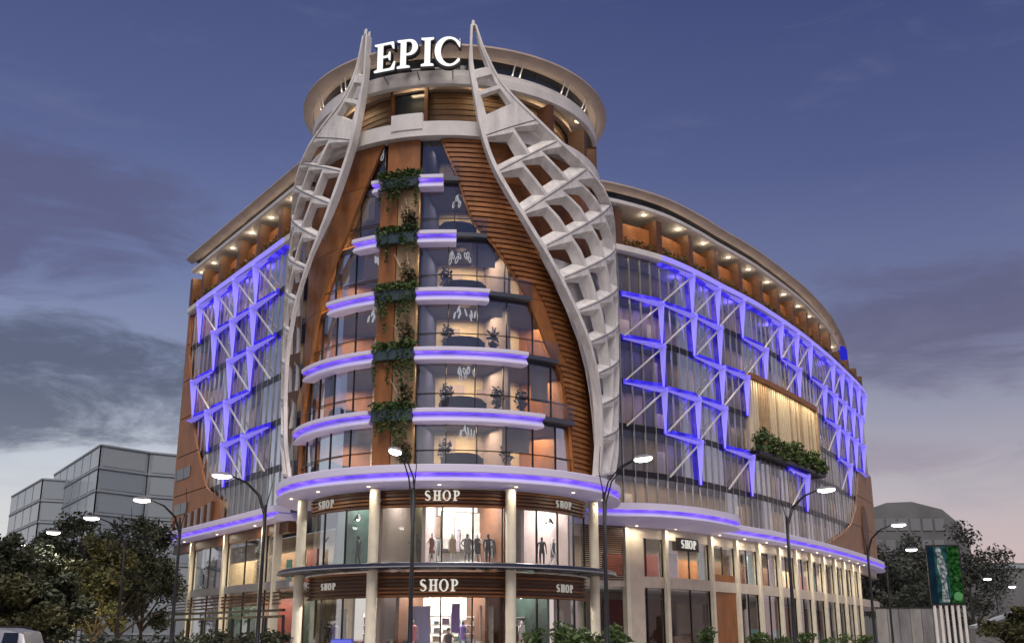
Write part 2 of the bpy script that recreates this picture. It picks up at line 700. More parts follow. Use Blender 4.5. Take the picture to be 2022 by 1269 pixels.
# measured outlines on the tower (height -> angle)
RS_F = [(11.0, 61.7), (12.6, 61.2), (14.9, 59.5), (16.85, 56.5), (19.06, 50.2), (20.96, 42.8), (23.1, 34.4), (24.3, 29.4), (25.7, 24.2), (27.6, 17.6),
        (29.1, 13.9), (30.75, 11.4), (33.2, 9.1), (34.8, 7.5), (37.9, 8.0)]
RS_O = [(11.0, 79), (14.0, 88), (18, 96), (24, 96), (28, 84), (29.4, 68), (29.9, 53), (30.85, 39), (32.8, 23), (34.0, 16.8), (36.1, 11.6), (37.9, 8.7)]
LS_F = [(11.0, -64.5), (12.44, -66.0), (15.6, -67.0), (18.6, -64.3), (21.2, -58.4), (23.3, -50.7), (25.7, -42.6), (28.2, -36.5), (30.3, -32.3), (32.5, -29.9),
        (34.5, -28.3), (38.0, -27.9)]
LS_O = [(11.0, -84), (14, -96), (18, -104), (24, -102), (28, -90), (29.6, -74), (31.1, -62), (32.0, -52), (33.0, -40), (34.1, -34.6), (35.4, -31.4), (38.0, -28.9)]
GL_R = [(10.8, 53), (11.45, 52.6), (14.1, 50.5), (16.74, 46.5), (18.1, 39.6), (20.95, 31.0), (23.8, 17.9), (25.3, 9.4), (28.45, 3.0), (30.6, -2.6)]
GL_L = [(10.8, -76), (14, -74), (17.3, -64), (19.5, -59.5), (21.77, -54.7), (25.2, -39.6), (28.6, -29.3), (30.6, -23.6)]

# ================================================================== THE GROUND
def structure(name, mb, m):
    o = mb.build(name, m)
    o['kind'] = 'structure'
    return o


g = MB()
g.quad((-900, -300, 0), (900, -300, 0), (900, 1500, 0), (-900, 1500, 0))
structure('ground', g, mat('ground_dirt', (.10, .095, .085), .9, var=.3, scale=.2))
g = MB()
g.quad((-400, 18, .004), (400, 18, .004), (400, 46, .004), (-400, 46, .004))
structure('road', g, M_asph)
g = MB()
for i in range(-30, 31):
    g.quad((i * 6 - 1.5, 31.9, .008), (i * 6 + 1.5, 31.9, .008), (i * 6 + 1.5, 32.1, .008), (i * 6 - 1.5, 32.1, .008))
structure('road_marking', g, M_line)
g = MB()
g.box(0, 46.15, .07, 400, .3, .14)
structure('kerb', g, M_kerb)
g = MB()
g.quad((-60, 46.3, .13), (75, 46.3, .13), (75, 175, .13), (-60, 175, .13))
structure('pavement', g, M_pave)

# ================================================================== THE BUILDING
B = thing('office_building', 'curved rust and white office building with blue lit facade fins and white lattice shells', 'building', (CX, CY, 0))
WARM = (1.0, .74, .44)

# ---- floor slabs and cores
for i, z in enumerate(LV):
    m = MB()
    n = 64
    rr = 9.12
    ring = [D(-110 + 220 * k / n, rr, 0) for k in range(n + 1)]
    lo = [Vector((p.x, p.y, z - .45)) for p in ring]
    hi = [Vector((p.x, p.y, z - .03)) for p in ring]
    m.add(lo + hi, [tuple(range(n, -1, -1)), tuple(range(n + 1, 2 * n + 2))] + [(k, k + 1, k + n + 2, k + n + 1) for k in range(n)])
    m.build('floor_slab', M_ceiling if i else M_white, B)
    if i < 6:                                   # floor finish
        m = MB()
        m.add([Vector((p.x, p.y, z + .0)) for p in [D(-108 + 216 * k / n, 9.0, 0) for k in range(n + 1)]], [tuple(range(n + 1))])
        m.build('floor_finish', M_floor, B)
    for P, e0, e1, nn in ((RW, -5.0, R_END, 44), (LW, -2.0, L_END - .1, 10)):
        m = MB()
        m.rect(P, e0, e1, nn, -7.5, -.12, z - .45, z - .03)
        m.build('floor_slab', M_ceiling, B)

# ---- round tower: rooms behind the glass
tower_wall = MB()
tower_wall.rect(D, -105, 105, 60, 4.9, 5.1, 10.8, 31.0)
tower_wall.build('core_wall', M_beige, B)
for i in range(6):
    z0, z1 = LV[i], LV[i + 1] - .46
    # panels hung on the core wall: cream boards, mauve recesses
    for a0, a1, h0, h1, mm in ((2, 17, .25, 1.35, M_beige2), (-4, 9, 1.5, 2.4, M_mauve), (20, 30, .3, 2.2, M_mauve), (32, 46, .2, 1.6, M_beige2),
                               (-46, -34, .2, 2.3, M_mauve), (-62, -50, .2, 1.5, M_beige2), (-33, -27, .2, 1.9, M_beige2)):
        a0 += random.uniform(-3, 3)
        a1 += random.uniform(-3, 3)
        m = MB()
        m.rect(D, a0, a1, 4, 5.12, 5.3, z0 + h0, z0 + min(h1, z1 - z0 - .1))
        m.build('wall_panel', mm, B)
    # cross walls
    for a, mm in ((-8.6, M_navy), (-24.6, M_navy), (26.0, M_mauve), (60, M_brown), (-80, M_brown)):
        m = MB()
        p, q = D(a, 5.12, 0), D(a, 8.6 if abs(a) > 24.7 or a > 0 else 9.1, 0)
        m.bar((p.x, p.y, (z0 + z1) / 2), (q.x, q.y, (z0 + z1) / 2), .16, z1 - z0 - .02)
        m.build('partition_wall', mm, B)
    # interior light
    if i < 5:
        for a, pw in ((9, 330), (45, 230), (-40, 300), (-60, 220)):
            p = D(a, 6.7, z1 - .12)
            area_light('room_light', p, 3.4, 1.5, pw * (1.0 if i < 4 else .6), WARM, R_(a), parent=B)
    else:
        area_light('room_light', D(-5, 6.7, z1 - .12), 1.6, .6, 60, WARM, parent=B)
        area_light('room_light', D(-27, 6.7, z1 - .12), 1.6, .6, 50, WARM, parent=B)

# ---- tower glazing, mullions, rails, balcony bands
for i in range(6):
    z0, z1 = LV[i] + .02, LV[i + 1] - .45
    gr = interp(GL_R, z0) + 2
    gl = interp(GL_L, z0) - 2
    for lo, hi in ((gl, -24.2), (-9.0, gr)):
        n = max(1, round((hi - lo) / 10.5))
        for k in range(n):
            a0, a1 = lo + (hi - lo) * k / n, lo + (hi - lo) * (k + 1) / n
            m = MB()
            m.strip(D, a0 + .12, a1 - .12, 3, 9.2, z0, z1)
            m.build('glass_pane', M_glass, B)
            m = MB()
            m.rect(D, a1 - .15, a1 + .15, 1, 9.14, 9.26, z0, z1)
            m.build('mullion', M_dark, B)
for i, lo, hi, f in ((0, 22, 33, .55), (1, -56, -45, .5), (2, 12, 22, .28), (3, -42, -33, .6), (0, -44, -34, .35), (3, 10, 19, .45), (1, 34, 42, .7), (4, -36, -29, .5)):
    z1 = LV[i + 1] - .46
    m = MB()
    m.rect(D, lo, hi, 4, 8.98, 9.0, z1 - f * 2.9, z1)
    b = m.build('blind', random.choice((M_beige, M_mauve, M_curt[2])), B)
    m = MB()
    m.rect(D, lo, hi, 4, 8.97, 9.03, z1 - f * 2.9 - .06, z1 - f * 2.9)
    m.build('blind_rail', M_grey, b)
BANDS = {5: ((-26.7, -23.9), (-9.2, -.7)), 4: ((-34, -24.0), (-9.2, 4.1)), 3: ((-46, -24.0), (-9.2, 15.4)), 2: ((-63, -24.2), (-9.2, 29.3)), 1: ((-76, -24.4), (-9.2, 35.6))}
for i, spans in BANDS.items():
    z = LV[i] + .02
    for a0, a1 in spans:
        n = max(3, int((a1 - a0) / 2))
        m = MB()
        m.sweep(D, a0, a1, n, [(9.15, z - .24), (9.96, z - .24), (10.0, z - .20), (10.0, z - .02), (9.96, z + .02), (9.15, z + .02)])
        b = m.build('balcony_band', M_pale, B)
        m = MB()
        m.rect(D, a0 + .1, a1 - .1, n, 9.70, 9.92, z - .30, z - .242)
        m.build('led_strip', M_pur, b)
        m = MB()
        m.sweep(D, a0, a1, n, [(9.15, z - .78), (9.80, z - .78), (9.90, z - .72), (9.90, z - .66), (9.68, z - .33), (9.15, z - .33)])
        m.build('lower_moulding', M_pale, b)
    # dark slab edge running on to the end of the glass on the right, and the balustrade
    ge = interp(GL_R, z) + 1.0
    m = MB()
    m.rect(D, spans[1][1] + .1, max(spans[1][1] + 2, ge), 6, 9.15, 9.70, z - .26, z - .02)
    m.build('slab_edge', mat('slate_edge', (.06, .07, .10), .4), B)
    m = MB()
    m.strip(D, spans[1][1] + .2, max(spans[1][1] + 1.8, ge), 5, 9.70, z, z + .95)
    m.build('balustrade', M_rail, B)
for i in range(5):
    z = LV[i] + .95
    for lo, hi in ((interp(GL_L, z), -24.4), (-8.9, interp(GL_R, z))):
        m = MB()
        m.rect(D, lo, hi, 14, 9.30, 9.35, z, z + .05)
        m.build('hand_rail', M_dark, B)

# ---- rust cladding either side of the vase-shaped glazing (one piece per storey, curved edge)
def clad(z0, z1, fa, fb, r0, r1, n=5):
    m = MB()
    for k in range(n):
        za, zb = z0 + (z1 - z0) * k / n, z0 + (z1 - z0) * (k + 1) / n
        N_ = 8
        for q in range(N_):
            def A(z, q):
                return fa(z) + (fb(z) - fa(z)) * q / N_
            lo = [D(A(za, q), r0, za), D(A(za, q + 1), r0, za), D(A(za, q + 1), r1, za), D(A(za, q), r1, za)]
            hi = [D(A(zb, q), r0, zb), D(A(zb, q + 1), r0, zb), D(A(zb, q + 1), r1, zb), D(A(zb, q), r1, zb)]
            o = len(m.v)
            m.v += lo + hi
            m.f.append((o + 2, o + 3, o + 7, o + 6))
            m.f.append((o, o + 1, o + 5, o + 4))
            if q == 0:
                m.f.append((o, o + 4, o + 7, o + 3))
            if q == N_ - 1:
                m.f.append((o + 1, o + 2, o + 6, o + 5))
            if k == 0:
                m.f.append((o, o + 1, o + 2, o + 3))
            if k == n - 1:
                m.f.append((o + 4, o + 5, o + 6, o + 7))
    return m


edges = [10.82, 14.0, 17.5, 21.0, 24.5, 28.0, 30.55]
for z0, z1 in zip(edges, edges[1:]):
    clad(z0 + .015, z1 - .015, lambda z: interp(GL_R, z), lambda z: 100, 9.30, 9.42).build('cladding_panel', random.choice((M_brown, M_brown2, M_brown3)), B)
    clad(z0 + .015, z1 - .015, lambda z: -112, lambda z: interp(GL_L, z), 9.30, 9.50).build('cladding_panel', random.choice((M_brown, M_brown2, M_brown3)), B)
z = 11.1
while z < 30.4:
    a0, a1 = interp(GL_R, z) + .6, interp(RS_F, z) + 4
    if 17.6 < z < 21.8:
        a0 += 6                                  # the boards stop short beside the third and fourth floors
    if a1 - a0 > 2:
        m = MB()
        m.rect(D, a0, a1, max(3, int((a1 - a0) / 5)), 9.40, 9.52, z, z + .20)
        m.build('slat', random.choice((M_slat, M_slat, M_brown2, M_brown3)), B)
    z += .31

# ---- central strip: brown reveal and tan stone panel, storey by storey
for i in range(6):
    z0, z1 = LV[i] + .02, LV[i + 1] - .02
    if i == 5:
        m = MB()
        m.rect(D, -22.0, -9.6, 4, 9.2, 9.45, z0 + .3, 30.55)
        m.build('reveal_panel', M_brown, B)
        continue
    m = MB()
    m.rect(D, -24.2, -17.6, 4, 9.2, 9.5, z0, z1)
    m.build('reveal_panel', M_brown, B)
    m = MB()
    m.rect(D, -17.5, -9.9, 4, 9.2, 9.38, z0, z1)
    m.build('stone_panel', M_tan, B)
    m = MB()
    m.rect(D, -9.8, -9.1, 1, 9.2, 9.6, z0, z1)
    m.build('bronze_trim', M_gold, B)
    area_light('strip_light', D(-13.5, 9.75, z1 - .35), 1.1, .2, 16, (1, .75, .42), R_(-13.5), parent=B)

# ---- top of the tower: parapet, terrace, rim
m = MB()
m.sweep(D, -100, 100, 80, [(9.2, 30.56), (9.95, 30.56), (9.95, 31.5), (9.7, 31.5), (9.7, 31.2), (9.2, 31.2)])
m.build('parapet', M_white, B)
m = MB()
m.rect(D, -19.6, -8.2, 5, 9.72, 10.02, 31.0, 32.05)
m.build('parapet_block', M_white, B)
m = MB()
m.rect(D, -105, 105, 60, 7.5, 7.7, 31.2, 34.94)
m.build('terrace_wall', M_oak, B)
for k in range(9):
    m = MB()
    m.rect(D, -105, 105, 60, 7.70, 7.74, 31.5 + .38 * k, 31.53 + .38 * k)
    m.build('board_joint', M_brown_d, B)
m = MB()
m.rect(D, -25.5, -10.5, 5, 7.76, 7.95, 31.3, 34.8)
w = m.build('terrace_window', M_clere, B)
m = MB()
m.rect(D, -26.3, -25.5, 1, 7.72, 8.3, 31.3, 34.9)
m.build('window_frame', M_brown_d, w)
m = MB()
m.rect(D, -10.5, -9.0, 1, 7.72, 8.3, 31.3, 34.9)
m.build('window_frame', M_brown_d, w)
m = MB()
m.rect(D, -110, 110, 90, 7.8, 8.2, 34.55, 34.94)
m.build('head_beam', M_rim, B)
m = MB()
m.sweep(D, -180, 180, 120, [(0.02, 34.95), (9.45, 34.95), (9.5, 34.0), (9.75, 34.08), (9.75, 34.66), (9.6, 35.1), (0.02, 35.1)], caps=False)
m.build('upper_slab', M_white, B)
m = MB()
m.rect(D, -180, 180, 120, 9.2, 9.32, 35.11, 36.05)
m.build('clerestory', M_clere, B)
m = MB()
m.sweep(D, -180, 180, 140, [(0.02, 36.055), (9.75, 36.05), (9.8, 35.86), (10.42, 36.2), (10.48, 36.26), (10.42, 36.42), (0.02, 36.48)], caps=False)
m.build('roof_rim', M_rim, B, smooth=True)
for a in (-64, -61, -46, -43.5, 24, 27, 47, 50, 62, 64.5):
    m = MB()
    m.bar(D(a, 9.55, 34.9), D(a + 1.0, 9.85, 35.9), .06, .06)
    m.build('rim_strut', M_rod, B)
for a in range(-100, 101, 20):
    o = area_light('cove_light', D(a, 9.62, 35.14), 3.0, .12, 8, (1, .82, .62), R_(a), parent=B)
    o.rotation_euler = (math.pi - R_(28), 0, R_(a))
# brown blades standing at the tower's shoulders
for a, z0, z1 in ((40, 31.2, 33.9), (62, 30.6, 33.6), (76, 29.8, 33.2), (-60, 31.2, 33.6), (-74, 30.4, 33.4), (84, 29.0, 34.0)):
    m = MB()
    m.rect(D, a, a + 2.2, 1, 8.6, 9.75, z0, z1)
    m.build('roof_fin', M_brown_d, B)
for a in (20, 34, 52, 70, -45, -60, -75):
    m = MB()
    m.lathe([(.0, 0), (.24, 0), (.24, .03), (0.0, .03)], D(a, 8.9, 34.915), 14)
    m.build('downlight', M_warm, B)
for a in (-15, 15, 45, 68, -50, -72):
    area_light('terrace_light', D(a, 8.9, 34.88), 1.5, .4, 30, WARM, R_(a), parent=B)


# ---- the white lattice shells
def shell(front, outer, rows, side):
    root = thing_part = MB()
    prof = [(11.0, 10.35), (13, 10.62), (18, 10.88), (24, 10.92), (29, 10.80), (34, 10.76), (38, 10.74)]

    def P(zf, zo, f, inset=0.0):
        z = zf + (zo - zf) * f
        a = interp(front, zf) + (interp(outer, zo) - interp(front, zf)) * f
        return D(a, interp(prof, z) - inset, z)
    m = MB()
    for (r0, r1) in zip(rows, rows[1:]):
        (zf0, zo0, _), (zf1, zo1, n) = r0, r1      # r0 upper line, r1 lower line
        solid = n == 0
        nn = max(1, n)
        for c in range(nn):
            f0, f1 = c / nn, (c + 1) / nn

            def Q(u, v, inset):                   # u across the leaf, v downwards
                zf = zf0 + (zf1 - zf0) * v
                zo = zo0 + (zo1 - zo0) * v
                return P(zf, zo, f0 + (f1 - f0) * u, inset)
            K = 4                                  # each side is cut in four so that the leaf stays curved
            if solid:
                for i in range(K):
                    for j in range(K):
                        for ins in (0, .55):
                            m.quad(Q(i / K, j / K, ins), Q((i + 1) / K, j / K, ins), Q((i + 1) / K, (j + 1) / K, ins), Q(i / K, (j + 1) / K, ins))
                continue
            jit = random.uniform(-.04, .04)
            if n == 1:
                fo = (.16, .84, .10, .90)
                bo = (.22, .78, .16, .84)
                dp = .35
            else:
                if side > 0:
                    fo = (.05, .95, .05, .95)
                    bo = (.10 + jit, .76 + jit, .09, .78 - jit)
                    dp = .52
                else:
                    fo = (.06, .95, .05, .95)
                    bo = (.26 + jit, .97 + jit, .08, .88)
                    dp = .50
                    if zf0 < 25:
                        fo, bo, dp = (.07, .95, .06, .94), (.22, .98, .10, .90), .20

            def loop(x0, x1, y0, y1, ins, skew=0.0, rnd=0.0):
                pts = []
                for k in range(K):
                    t = k / K
                    pts.append((x0 + (x1 - x0) * t, y0 + skew * t))
                for k in range(K):
                    t = k / K
                    pts.append((x1, y0 + skew + (y1 - y0 - skew) * t))
                for k in range(K):
                    t = k / K
                    pts.append((x1 + (x0 - x1) * t, y1))
                for k in range(K):
                    t = k / K
                    pts.append((x0, y1 + (y0 - y1) * t))
                return [Q(u, v, ins) for u, v in pts]
            l0 = loop(0, 1, 0, 1, 0)
            sk = .22 if n > 1 else 0
            l1 = loop(*fo, 0, sk * .6)
            l2 = loop(*bo, dp, sk)
            l3 = loop(0, 1, 0, 1, dp)
            L = len(l0)
            vs = l0 + l1 + l2 + l3
            fs = []
            for a, b in ((0, 1), (1, 2), (2, 3)):
                for k in range(L):
                    fs.append((a * L + k, a * L + (k + 1) % L, b * L + (k + 1) % L, b * L + k))
            m.add(vs, fs)
    return m, P


def seams(P, rows, parent):
    for zf, zo, n in rows[4:-1]:
        m = MB()
        K = 8
        for k in range(K):
            a, b = P(zf, zo, .03 + .95 * k / K, -.012), P(zf, zo, .03 + .95 * (k + 1) / K, -.012)
            m.bar(a, b, .035, .035)
        m.build('seam', M_seam, parent)


RROWS = [(37.9, 37.9, 1), (34.0, 34.5, 1), (32.9, 33.7, 1), (31.2, 32.7, 1), (30.2, 31.9, 0), (28.0, 30.9, 2), (25.6, 29.9, 3), (23.7, 28.9, 4), (22.0, 27.0, 4), (20.3, 24.8, 4), (18.6, 22.4, 4),
         (16.9, 20.0, 4), (15.1, 17.5, 3), (13.2, 14.8, 3), (11.0, 11.6, 2)]
LROWS = [(38.0, 38.0, 1), (34.4, 34.7, 1), (33.0, 33.6, 1), (31.6, 32.8, 1), (30.6, 32.0, 0), (28.7, 31.0, 2), (26.8, 30.0, 3), (24.9, 28.8, 3), (23.2, 27.0, 4), (21.5, 25.0, 4), (19.7, 22.8, 5),
         (17.8, 20.2, 5), (15.6, 17.6, 5), (13.4, 14.8, 4), (11.0, 11.6, 3)]
for front, outer, rows, sd in ((RS_F, RS_O, RROWS, 1), (LS_F, LS_O, LROWS, -1)):
    m, P = shell(front, outer, rows, sd)
    so = m.build('lattice_shell', M_shell, B)
    seams(P, rows, so)
    if sd > 0:                                     # pale backing behind the lower cells
        clad(11.0, 23.6, lambda z: interp(RS_F, z) + 1.5, lambda z: 99, 9.95, 10.0, 8).build('backing_panel', M_shell, so)
    so['label'] = 'white pierced shell curving up the ' + ('right' if sd > 0 else 'left') + ' side of the round tower'
    for tab, w in ((front, .24), (outer, .20)):
        m = MB()
        pts = []
        zz = 11.0
        while zz <= 37.95:
            pts.append((interp(tab, zz), zz))
            zz += .45
        for k in range(2):                         # smooth the measured outline
            pts = [pts[0]] + [((a[0] + 2 * b[0] + c[0]) / 4, b[1]) for a, b, c in zip(pts, pts[1:], pts[2:])] + [pts[-1]]
        prof = [(11.0, 10.35), (13, 10.62), (18, 10.88), (24, 10.92), (29, 10.80), (34, 10.76), (38, 10.74)]
        rings = []
        for k, (a, zz) in enumerate(pts):
            ww = w if zz < 31 else w * max(.55, 1 - (zz - 31) * .09)
            r = interp(prof, zz)
            p0 = pts[max(0, k - 1)]
            p1 = pts[min(len(pts) - 1, k + 1)]
            du, dz = R_(p1[0] - p0[0]) * r, p1[1] - p0[1]
            L = math.hypot(du, dz)
            nx, nz = dz / L, -du / L               # across the edge, in the unrolled surface
            ring = []
            dp = .45 if sd > 0 or zz > 27 else .16 + .29 * max(0, (zz - 24) / 3)
            for s_, ri in ((-.5, -dp), (.5, -dp), (.5, .06), (-.5, .06)):
                ring.append(D(a + math.degrees(s_ * ww * nx / r), r + ri, zz + s_ * ww * nz))
            rings.append(ring)
        vs = [v for g in rings for v in g]
        fs = [(0, 1, 2, 3)] + [tuple(len(vs) - 4 + q for q in range(4))]
        for k in range(len(rings) - 1):
            for q in range(4):
                a, b = k * 4 + q, k * 4 + (q + 1) % 4
                fs.append((a, b, b + 4, a + 4))
        m.add(vs, fs)
        m.build('edge_rib', M_shell, so)

# ---- canopy lip around the tower and along both wings
def lip(P, s0, s1, n, o_in, o_out, ztop=10.8, zbot=9.78):
    zm = ztop - .46
    m = MB()
    m.sweep(P, s0, s1, n, [(o_in, zm), (o_out - .05, zm), (o_out, zm + .05), (o_out, ztop - .06), (o_out - .08, ztop), (o_in, ztop)])
    b = m.build('canopy', M_pale, B, smooth=True)
    m = MB()
    m.rect(P, s0, s1, n, o_out - .40, o_out - .10, zm - .07, zm - .004)
    m.build('led_strip', M_pur, b)
    m = MB()
    m.sweep(P, s0, s1, n, [(o_in, zbot), (o_out - .45, zbot), (o_out - .03, zbot + .10), (o_out - .03, zbot + .16), (o_out - .36, zm - .09), (o_in, zm - .09)])
    m.build('canopy_fascia', M_pale, b, smooth=True)
    return b


lip(D, -104, 98, 90, 8.6, 10.75)
lip(LW, .5, L_END + .3, 14, -1.2, 1.15)
lip(RW, -3.0, R_END, 60, -1.2, 1.05)
# the canopy's reach over the entrance on the right
ent = Path(catmull([(5.2, 74.6), (7.6, 75.3), (10.26, 75.9), (13.5, 78.3), (16.6, 82.4), (17.6, 85.2)]), 1)
m = MB()
n = 30
for k in range(n):
    a, b = ent.c[-1] * k / n, ent.c[-1] * (k + 1) / n
    for z0, z1, mm in ((10.3, 10.8, 0),):
        pass
zt, zm, zb = 10.78, 10.32, 9.76
b_ = MB()
b_.rect(ent, 0, ent.c[-1], n, -4.5, 0, zm, zt)
eb = b_.build('canopy', M_pale, B)
b_ = MB()
b_.rect(ent, 0, ent.c[-1], n, -.42, -.1, zm - .07, zm - .004)
b_.build('led_strip', M_pur, eb)
b_ = MB()
b_.sweep(ent, 0, ent.c[-1], n, [(-4.5, zb), (-.45, zb), (-.03, zb + .1), (-.03, zb + .16), (-.36, zm - .09), (-4.5, zm - .09)])
b_.build('canopy_fascia', M_pale, eb)

# ---- wings: glazing, spandrels, mullions, rooms
def wing(P, sj, nb, s_first, s_last, name):
    for i in range(6):
        z0, z1 = LV[i] + .02, LV[i + 1]
        k_end = nb
        for j in range(nb):
            a, b = sj(j), sj(j + 1)
            if j == 0:
                a = s_first
            m = MB()
            m.strip(P, a + .03, b - .03, 2 if j < 8 else 3, 0.0, z0, z1 - .5)
            m.build('glass_pane', M_glass_w, B)
        # spandrel over each storey
        m = MB()
        m.rect(P, s_first, s_last, int((s_last - s_first) / 1.6), -.10, .05, z1 - .5, z1 - .03)
        m.build('spandrel', M_dark, B)
        # back wall of pleated hangings, one per bay
        for j in range(nb):
            a, b = sj(j), sj(j + 1)
            if j == 0:
                a = s_first
            if (b - a) < .5:
                continue
            m = MB()
            nn = 14
            zz0, zz1 = z0 + .01, z1 - .5
            for q in range(nn):
                t0, t1 = a + (b - a) * q / nn, a + (b - a) * (q + 1) / nn
                d0 = -2.1 - .22 * (q % 2)
                d1 = -2.1 - .22 * ((q + 1) % 2)
                m.quad(P(t0, d0, zz0), P(t1, d1, zz0), P(t1, d1, zz1), P(t0, d0, zz1))
            m.build('curtain', random.choice(M_curt), B)
        # furniture-height screens and light panels just inside
        for j in range(nb):
            if random.random() < .6:
                a = sj(j) + random.uniform(.4, 1.6)
                b = a + random.uniform(.5, 1.6)
                m = MB()
                m.rect(P, a, b, 2, -1.75, -1.6, z0, z0 + random.uniform(.8, 2.3))
                m.build('screen', random.choice([M_mauve, M_beige2, M_brown_d, M_oak]), B)
        j = 0
        while j < nb:
            a, b = sj(j), sj(min(nb, j + 2))
            if j == 0:
                a = max(a, s_first)
            if b - a > 1:
                c = P((a + b) / 2, -1.0, z1 - .52)
                far = 1.0 + .5 * j / 13
                area_light('room_light', c, (b - a) * .9, .5, 130 * random.uniform(.3, 1.35) * far, (1, .80, .56), P.ang((a + b) / 2), parent=B)
            j += 2
    s = s_first
    while s < s_last:
        m = MB()
        m.rect(P, s - .035, s + .035, 1, -.06, .08, LV[0], LV[6] - .5)
        m.build('mullion', M_grey, B)
        s += BAY / 4


wing(RW, sR, 15, -4.5, sR(15), 'right')
wing(LW, sL, 6, .2, L_END, 'left')

# ledge over the wings, roof terrace, fins, eaves
def top(P, sj, nb, s0, s1, n, r1, E=None):
    E = E or P
    m = MB()
    m.sweep(P, s0, s1, n, [(-7.5, 31.0), (.45, 31.0), (.62, 31.12), (.62, 31.58), (-7.5, 31.58)])
    m.build('ledge', M_white, B)
    m = MB()
    m.sweep(E, s0, r1 + .2, n, [(-8.5, 34.95), (.55, 34.95), (.7, 35.02), (.7, 35.3), (-8.5, 35.3)])
    m.build('soffit', M_white, B)
    m = MB()
    m.rect(E, s0, r1, n, -8.2, .25, 35.304, 36.1)
    m.build('clerestory', M_clere, B)
    m = MB()
    m.sweep(E, s0 - 1, r1 + .5, n + 4, [(-9, 36.104), (.55, 36.1), (.6, 35.88), (1.18, 36.2), (1.24, 36.28), (1.18, 36.44), (-9, 36.5)])
    m.build('roof_rim', M_rim, B)
    m = MB()
    m.rect(P, s0, s1, n, -4.6, -4.4, 31.6, 34.94)
    m.build('terrace_wall', M_oak, B)
    q = s0 + 2
    while q < r1 - 1:
        o = area_light('cove_light', E(q, .5, 35.34), 3.8, .12, 8, (1, .82, .62), P.ang(q), parent=B)
        o.rotation_euler = (math.pi - R_(25), 0, P.ang(q) + (math.pi if P.sign < 0 else 0))
        q += 4.2
    for j in range(0, nb + 1):
        s = sj(j)
        roofed = s < r1 + .3
        m = MB()
        m.rect(P, s - .34, s + .34, 1, -1.3, .40, 31.585, 34.55 if s < sR(10.5) else 33.4)
        m.build('roof_fin', M_brown_d, B)
        if j < nb:
            e = sj(j + 1)
            m = MB()
            m.rect(P, s + .36, e - .36, 4, -.55, -.35, 31.585, 33.85 if s < sR(10.5) else 32.9)
            m.build('roof_panel', M_brown, B)
            if not roofed:
                continue
            m = MB()
            c = E(e - 1.1 - random.uniform(0, .5), -.1, 34.925)
            m.lathe([(.0, 0), (.17, 0), (.19, .02), (.0, .022)], c, 16)
            m.build('downlight', M_warm, B)
            area_light('terrace_light', E((s + e) / 2, .45, 34.85), 2.4, .35, 45, WARM, P.ang(s), parent=B)
            d = bpy.data.lights.new('downlight_glow', 'POINT')
            d.energy = 9 * random.uniform(.6, 1.5)
            d.color = (1, .82, .55)
            d.shadow_soft_size = .12
            lo = bpy.data.objects.new('downlight_glow', d)
            lo.location = c + Vector((0, 0, -.32))
            COL.objects.link(lo)


def RE(t, o, z):
    f = max(0.0, min(1.0, (t - sR(7)) / (sR(14) - sR(7))))
    return RW(t, o - 2.3 * f * f, z)


top(RW, sR, 15, -4.5, R_END, 60, sR(14.2), RE)
top(LW, sL, 6, -1.0, L_END, 12, L_END - .8)
# low hedge boxes between the fins
def foliage(mb, c, r, n, size, seed=None, flat=1.0):
    rnd = random.Random(seed if seed is not None else random.random())
    for _ in range(n):
        while True:
            v = Vector((rnd.uniform(-1, 1), rnd.uniform(-1, 1), rnd.uniform(-1, 1)))
            if v.length < 1:
                break
        v = v * (.55 + .45 * v.length)
        p = Vector((c[0] + v.x * r[0], c[1] + v.y * r[1], c[2] + v.z * r[2]))
        d = Vector((rnd.gauss(0, 1), rnd.gauss(0, 1), rnd.gauss(0, .7))).normalized()
        u = d.cross(Vector((rnd.gauss(0, 1), rnd.gauss(0, 1), rnd.gauss(0, 1)))).normalized()
        s = size * rnd.uniform(.6, 1.4)
        mb.add((p - d * s, p + u * s * .45, p + d * s, p - u * s * .45), ((0, 1, 2, 3),))


HG = 'clipped hedges between the roof terrace fins'
for P, sj, nb, word in ((RW, sR, 15, 'right'), (LW, sL, 6, 'left')):
    for j in range(nb):
        s, e = sj(j) + .45, sj(j + 1) - .45
        m = MB()
        for q in range(6):
            c = P(s + (e - s) * (q + .5) / 6, .05, 32.05 + random.uniform(-.05, .12))
            foliage(m, c, (.42, .42, .5), 60, .13)
        c0 = P((s + e) / 2, .05, 31.59)
        nth = ['first', 'second', 'third', 'fourth', 'fifth', 'sixth', 'seventh', 'eighth', 'ninth', 'tenth', 'eleventh', 'twelfth', 'thirteenth', 'fourteenth', 'fifteenth'][j]
        h = m.build('hedge', random.choice([M_leaf_o, M_leaf_r, M_leaf_r]))
        h['label'] = 'bronze hedge in the %s bay from the tower on the %s wing roof terrace' % (nth, word)
        h['category'] = 'hedge'
        h['group'] = HG

# ---- blue lit fins and white rods on the wings
def zn(l):
    return LV[l] - .42


